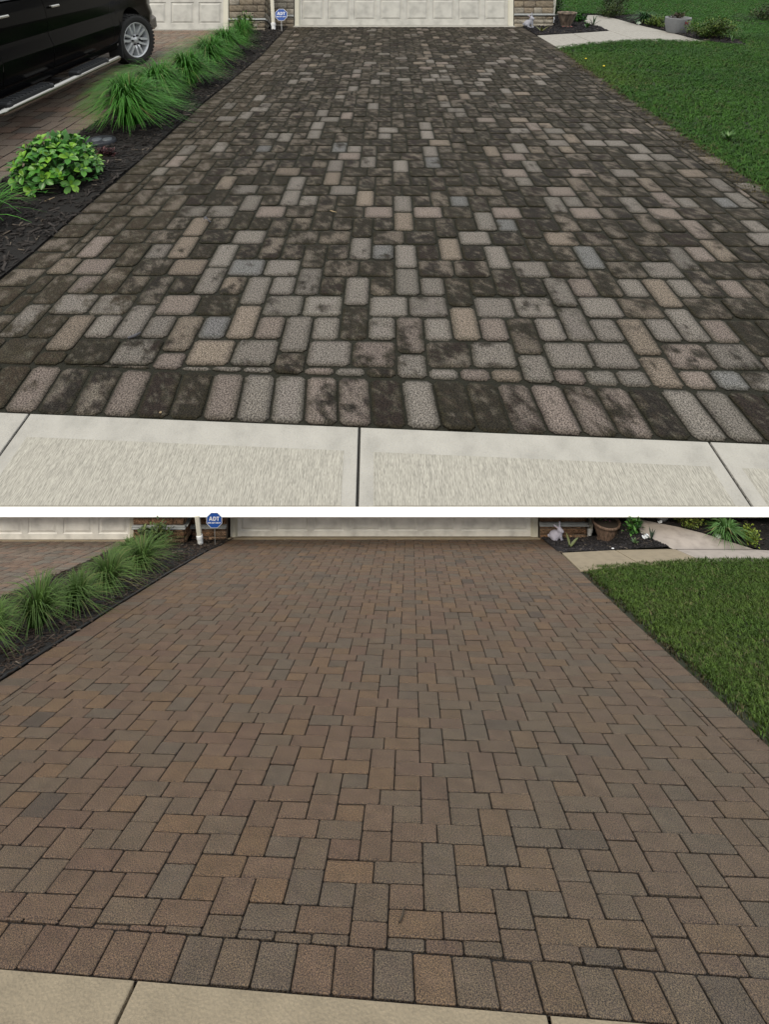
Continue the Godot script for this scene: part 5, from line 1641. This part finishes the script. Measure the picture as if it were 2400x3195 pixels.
func lower_place() -> void:
	var s := dip
	var walk := thing("pavement", s.t, "tan concrete pavement corner in front of the cleaned drive", "pavement", "", "structure")
	var far := func(x: float) -> float: return -3.259 + 0.096 * (x - 0.02)
	for k in range(-3, 3):
		var x0: float = -0.885 + 1.5 * k + 0.007
		var x1: float = -0.885 + 1.5 * (k + 1) - 0.007
		var a := Acc.new()
		slab(a, poly([[x0, far.call(x0)], [x1, far.call(x1)], [x1 - 0.06, -1.9], [x0 - 0.06, -1.9]]), -0.1, 0.0, 0.005)
		part(walk, "slab", a.mesh(), mats.dip_concrete)
	var ck := Acc.new()
	ck.box(Vector3(-5.4, -0.12, -3.9), Vector3(3.6, -0.035, -1.9))
	part(walk, "joint_filler", ck.mesh(), mats.sand_joint)
	var left := vecs([[-2.48, -12.55], [-2.66, -11.5], [-2.79, -10.0], [-2.9, -8.2], [-2.98, -6.4], [-3.1, -3.3], [-3.12, -3.0]])
	var right := vecs([[2.98, -12.55], [2.97, -11.3], [2.85, -9.7], [2.74, -8.2], [2.66, -6.9], [2.60, -5.85], [2.50, -4.6], [2.40, -2.6]])
	cross_joint = 0.0048
	mesh_size = 1.6
	var drive := thing("driveway", s.t, "wide cleaned brown paver driveway running down to the garage", "driveway", "", "structure")
	paved(s, drive, {"p0": P0_DIP, "a": A_DIP, "b": B_DIP, "left": left, "right": right, "border": 0.2286, "along": 0.152, "row": 0.229, "lean": 0.02,
		"near": Vector2(0.02, -3.264), "near_slope": 0.096, "bands": [-36, 3], "across": [-7, 8], "singles": 300, "gap": 0.005, "ease": 0.010, "bevel": 0.0048,
		"style": cleaned, "mat": mats.clean_paver, "bed": mats.sand_joint, "coarse": -8.5})
	var other := thing("driveway", s.t, "reddish brown paver driveway beyond the grass clumps, lower left", "driveway", "", "structure")
	paved(s, other, {"p0": P0_DIP + Vector2(0.04, 0.02), "a": A_DIP, "b": B_DIP, "left": vecs([[-10, -12.35], [-10, -3.0]]), "right": vecs([[-4.22, -12.35], [-4.3, -10], [-4.4, -9], [-4.5, -3]]), "border": 0.2286, "along": 0.152,
		"border_left": false, "bands": [-34, 1], "across": [-18, -4], "singles": 120, "gap": 0.008, "ease": 0.01, "bevel": 0.004, "style": russet, "mat": mats.clean_paver, "bed": mats.sand_joint})
	var pal := [Color(0.32, 0.18, 0.1), Color(0.38, 0.235, 0.14), Color(0.25, 0.145, 0.085), Color(0.34, 0.22, 0.14)]
	garage_door(s.upright(0, -12.78), "cream panelled garage door at the foot of the cleaned drive", -2.46, 2.85, 0.78, 8, 0.095, 0.4, mats.dip_door, mats.trim)
	garage_door(s.upright(0, -12.47), "cream panelled garage door at the far left of the lower place", -9.22, -4.26, 0.72, 8, 0.095, 0.4, mats.dip_door, mats.trim)
	stone_wall(s.upright(0, -12.2), "brown stone pier behind the leafy shrub, lower left", -4.12, -3.24, 0.52, 0.25, 0.125, 24, pal, 0, 0.38)
	stone_wall(s.upright(0, -12.58), "narrow brown stone wall behind the downspout and blue sign, lower garage", -3.23, -2.6, 0.78, 0.2, 0.1, 25, pal, 0, 0)
	stone_wall(s.upright(0, -12.68), "brown stone wall behind the rabbit, right of the lower garage door", 2.98, 3.82, 0.8, 0.225, 0.115, 26, pal, 0, 0.8)
	var th := Acc.new()
	th.box(Vector3(-2.58, -0.05, -12.82), Vector3(2.96, 0.007, -12.56), Color.WHITE, 0.004)
	solo("door_sill", th.mesh(), mats.dip_concrete, s.t, "thin concrete sill under the lower garage door", "sill", "", "structure")
	var th2 := Acc.new()
	th2.box(Vector3(-9.4, -0.05, -12.52), Vector3(-4.14, 0.007, -12.36), Color.WHITE, 0.004)
	solo("door_sill", th2.mesh(), mats.dip_concrete, s.t, "thin concrete sill under the far left lower garage door", "sill", "", "structure")
	downspout(s.upright(-2.93, -12.08), "white downspout beside the blue sign at the foot of the cleaned drive", 0.49, 0.12, 0.09)
	downspout(s.upright(3.90, -12.85), "white downspout behind the lower rabbit at the brown wall corner", 0.6, -0.16, 0.1)
	yard_sign(s.upright(-2.69, -12.06), "blue octagonal sign on a thin stake beside the brown stone wall", 0.262, 0.285)
	mulch(s, "mulch_bed", poly([[-4.22, -12.2], [-3.24, -12.2], [-3.22, -12.55], [-2.5, -12.55], [-2.67, -11.5], [-2.80, -10.0], [-2.91, -8.2], [-2.99, -6.4], [-3.11, -3.3], [-4.5, -3.2], [-4.4, -9], [-4.3, -10]]), 6500, 35, "dark mulch strip between the two lower drives", Color(0.042, 0.03, 0.023))
	var dk := Color(0.034, 0.075, 0.016)
	var tp := Color(0.085, 0.145, 0.036)
	var sets := [[-3.42, -7.6, 0.95, 0.5, 300, "second nearest grass clump at the left of the lower mulch strip"], [-3.3, -8.2, 0.85, 0.42, 280, "third grass clump up the lower mulch strip"],
		[-3.32, -9.1, 1.05, 0.46, 320, "fourth grass clump up the lower mulch strip"], [-3.3, -10.25, 1.15, 0.44, 320, "fifth grass clump up the lower mulch strip"],
		[-3.75, -10.95, 0.66, 0.34, 220, "grass clump just in front of the lower leafy shrub"], [-3.48, -6.85, 0.95, 0.48, 280, "nearest grass clump at the lower left edge"]]
	for k in sets.size():
		var e: Array = sets[k]
		grass_clump(s, e[0], e[1], e[2], e[3], e[4], 130 + k, e[5], "grass clumps in the lower mulch strip", dk, tp, mats.clump_leaf, 0.012)
	bush("leafy_shrub", s, -3.66, -11.85, 0.72, 0.43, 900, 0.07, 42, "dark green leafy shrub growing against the brown stone pier", "shrub", [Color(0.045, 0.075, 0.022), Color(0.06, 0.1, 0.028), Color(0.11, 0.14, 0.04)], mats.bush_leaf, 6)
	var eg := Acc.new()
	for q in [[-2.55, -12.0, -2.67, -11.5], [-2.67, -11.5, -2.80, -10.0], [-2.80, -10.0, -2.91, -8.2], [-2.91, -8.2, -2.99, -6.4], [-2.99, -6.4, -3.11, -3.3]]:
		eg.tube([Vector3(q[0] - 0.012, 0.006, q[1]), Vector3(q[2] - 0.012, 0.006, q[3])], [0.012, 0.012], 8)
	solo("garden_edging", eg.mesh(), mats.edging, s.t, "thin black plastic edging along the left side of the cleaned drive", "edging")
	# --- right of the drive
	mulch(s, "mulch_bed", poly([[2.99, -12.65], [2.965, -11.36], [3.9, -11.575], [4.84, -11.66], [4.64, -11.83], [4.48, -11.97], [4.58, -12.5], [4.2, -12.95], [3.86, -12.7]]), 4000, 36, "black mulch bed with the rabbit and terracotta planter, lower right", Color(0.026, 0.024, 0.026))
	mulch(s, "mulch_bed", poly([[4.62, -12.32], [5.22, -12.14], [5.55, -11.99], [5.91, -11.79], [6.17, -11.65], [7.5, -11.1], [9, -11.2], [9, -12.9], [4.6, -12.9]]), 3000, 37, "dark mulch bed under the shrubs at the lower right edge", Color(0.03, 0.024, 0.024))
	var path := thing("walkway", s.t, "tan concrete walk leading back past the terracotta planter", "walkway", "", "structure")
	for q in [[[2.99, -11.33], [2.89, -10.1], [3.88, -10.45], [3.91, -11.55]], [[3.925, -11.555], [3.895, -10.45], [4.9, -10.7], [4.915, -11.6], [4.85, -11.645]]]:
		var a := Acc.new()
		slab(a, poly(q), -0.05, 0.004, 0.006)
		part(path, "slab", a.mesh(), mats.dip_concrete)
	var a2 := Acc.new()
	slab(a2, poly([[4.93, -11.595], [4.915, -10.7], [7.6, -10.7], [7.5, -11.08], [6.19, -11.595]]), -0.05, 0.004, 0.006)
	part(path, "slab", a2.mesh(), mats.dip_walk)
	part(path, "slab", rolling(s, poly([[4.87, -11.605], [6.18, -11.605], [5.92, -11.76], [5.56, -11.97], [5.22, -12.12], [4.66, -12.3], [4.6, -12.26], [4.51, -11.96], [4.67, -11.82]]), 0.1, 0.004, 0.0, 1.0), mats.dip_walk)
	rabbit(s.upright(3.2, -12.4, -0.3), "small grey rabbit statue beside the brown stone wall", mats.statue_pale)
	planter(s.upright(4.06, -12.4), "terracotta ribbed planter standing in the lower black mulch bed", [Vector2(0.001, 0.0), Vector2(0.145, 0.0), Vector2(0.15, 0.03), Vector2(0.125, 0.045), Vector2(0.165, 0.13), Vector2(0.2, 0.24), Vector2(0.212, 0.315), Vector2(0.24, 0.32), Vector2(0.242, 0.36), Vector2(0.22, 0.362), Vector2(0.2, 0.33)], mats.dip_pot, 16, 0.33, 0.2)
	bush("potted_plant", s, 4.06, -12.4, 0.44, 0.1, 160, 0.05, 63, "small flowers and leaves in the terracotta planter", "plant", [Color(0.05, 0.1, 0.03), Color(0.08, 0.14, 0.05), Color(0.3, 0.12, 0.2)], mats.bush_leaf, 6, 1.0, 0.33)
	leafy(s, "small_plant", 3.24, -11.75, 0.19, 3, 0.045, 64, "thin yellowing plant in front of the lower rabbit", Color(0.11, 0.13, 0.05), 1.2)
	bush("leafy_shrub", s, 4.42, -11.98, 0.34, 0.3, 170, 0.085, 65, "broad leaved green plant right of the terracotta planter", "shrub", [Color(0.04, 0.12, 0.025), Color(0.08, 0.2, 0.04), Color(0.025, 0.07, 0.02)], mats.bush_leaf, 5)
	leafy(s, "spiky_plant", 4.62, -11.8, 0.2, 8, 0.03, 66, "spiky dark plant at the edge of the lower walk", Color(0.035, 0.06, 0.04), 0.9)
	leafy(s, "small_plant", 4.3, -11.72, 0.09, 9, 0.04, 67, "low round green plant in front of the white ornament", Color(0.07, 0.12, 0.05), 0.8)
	for e in [[4.53, -11.83, "white ornament with two wings beside the lower spiky plant", 1.0], [4.97, -12.2, "small white ornament at the far end of the lower walk", 0.7]]:
		var o := thing("garden_ornament", s.upright(e[0], e[1], 0.4), e[2], "garden ornament")
		for sg in [-1.0, 1.0]:
			var wg := Acc.new()
			wg.lathe([Vector2(0.001, -0.006), Vector2(0.03, -0.004), Vector2(0.036, 0.0), Vector2(0.03, 0.004), Vector2(0.001, 0.006)], 14)
			part(o, "wing", wg.mesh(), mats.petal_white, Transform3D(Basis(Vector3.BACK, sg * 0.5) * Basis(Vector3.RIGHT, 0.6) * Basis.from_scale(Vector3(1.1, 1, 0.9) * e[3]), Vector3(sg * 0.034 * e[3], 0.045 * e[3], 0)))
		var st := Acc.new()
		st.tube([Vector3(0, -0.02, 0), Vector3(0, 0.04 * e[3], 0)], [0.005, 0.008], 6)
		part(o, "stake", st.mesh(), mats.steel)
	planter(s.upright(5.06, -12.32), "round grey pot in shade at the far end of the lower walk", [Vector2(0.001, 0.0), Vector2(0.09, 0.0), Vector2(0.115, 0.05), Vector2(0.12, 0.14), Vector2(0.11, 0.145), Vector2(0.1, 0.12)], mats.grey_pot, 0, 0.12, 0.1)
	bush("low_shrub", s, 5.42, -12.12, 0.6, 0.26, 420, 0.045, 68, "dark yellow green shrub at the back of the lower walk", "shrub", [Color(0.1, 0.14, 0.025), Color(0.06, 0.09, 0.02), Color(0.17, 0.21, 0.035)], mats.bush_leaf, 8)
	grass_clump(s, 5.93, -11.9, 0.78, 0.31, 170, 69, "broad strappy green clump beside the lower walk", "", Color(0.03, 0.075, 0.02), Color(0.09, 0.19, 0.05), mats.clump_leaf, 0.026)
	bush("low_shrub", s, 6.22, -11.78, 0.48, 0.26, 520, 0.045, 70, "yellow green shrub at the right edge of the lower bed", "shrub", [Color(0.15, 0.21, 0.025), Color(0.09, 0.14, 0.02), Color(0.22, 0.27, 0.035)], mats.bush_leaf, 8)
	dome(s.upright(5.76, -11.85), "pale green dome ornament at the edge of the lower walk", 0.042)
	litter(s, "pebble", 3.9, -11.62, 0.04, 0.035, "small pale round stone at the edge of the lower black mulch", mats.petal_white, 0.0)
	litter(s, "twig", 0.12, -3.66, 0.09, 0.01, "small curled dark twig on a paver above the lower pavement", mats.twig, 1.3)
	var lawn := poly([[2.9, -10.2], [2.8, -9.0], [2.7, -7.7], [2.62, -6.6], [2.55, -5.6], [2.45, -4.4], [2.35, -2.4], [8.5, -2.4], [8.5, -10.86], [5.75, -10.86], [5.0, -10.84], [4.36, -10.68], [3.72, -10.52], [3.3, -10.4]])
	solo("lawn", rolling(s, lawn, 0.5, -0.014, 0.006, 30.0), mats.dip_lawn_soil, s.t, "soil under the lower lawn", "lawn", "", "structure")
	turf(s, "grass", poly([[3.0, -10.22], [2.92, -9.0], [2.82, -7.7], [2.74, -6.6], [2.67, -5.6], [2.57, -4.4], [2.5, -2.4], [8.5, -2.4], [8.5, -10.86], [5.75, -10.86], [5.0, -10.84], [4.36, -10.68], [3.72, -10.52], [3.3, -10.4]]), 1150.0, 6.0, 0.034, 73, "olive green grass of the lower lawn", func(q: Vector2) -> Color:
		var n := broad.get_noise_2d(q.x * 55, q.y * 55)
		var c := Color(0.066, 0.132, 0.024).lerp(Color(0.108, 0.165, 0.034), 0.5 + 0.5 * n)
		var g := rng.randf_range(0.6, 1.45)
		if rng.randf() < 0.07: c = Color(0.15, 0.14, 0.07)
		return Color(c.r * g, c.g * g, c.b * g, 1.0), mats.blade_hill)
	turf(s, "dry_grass", poly([[2.88, -10.0], [2.8, -9.0], [2.7, -7.7], [2.62, -6.6], [2.55, -5.6], [2.45, -4.4], [2.67, -4.4], [2.75, -5.6], [2.82, -6.6], [2.9, -7.7], [3.0, -9.0], [3.06, -10.0]]), 260.0, 6.0, 0.03, 74, "brown crumbly turf edge along the lower lawn", func(q: Vector2) -> Color:
		var g := rng.randf_range(0.5, 1.2)
		return Color(0.075 * g, 0.06 * g, 0.03 * g, 0.7), mats.blade_hill, 0.04)
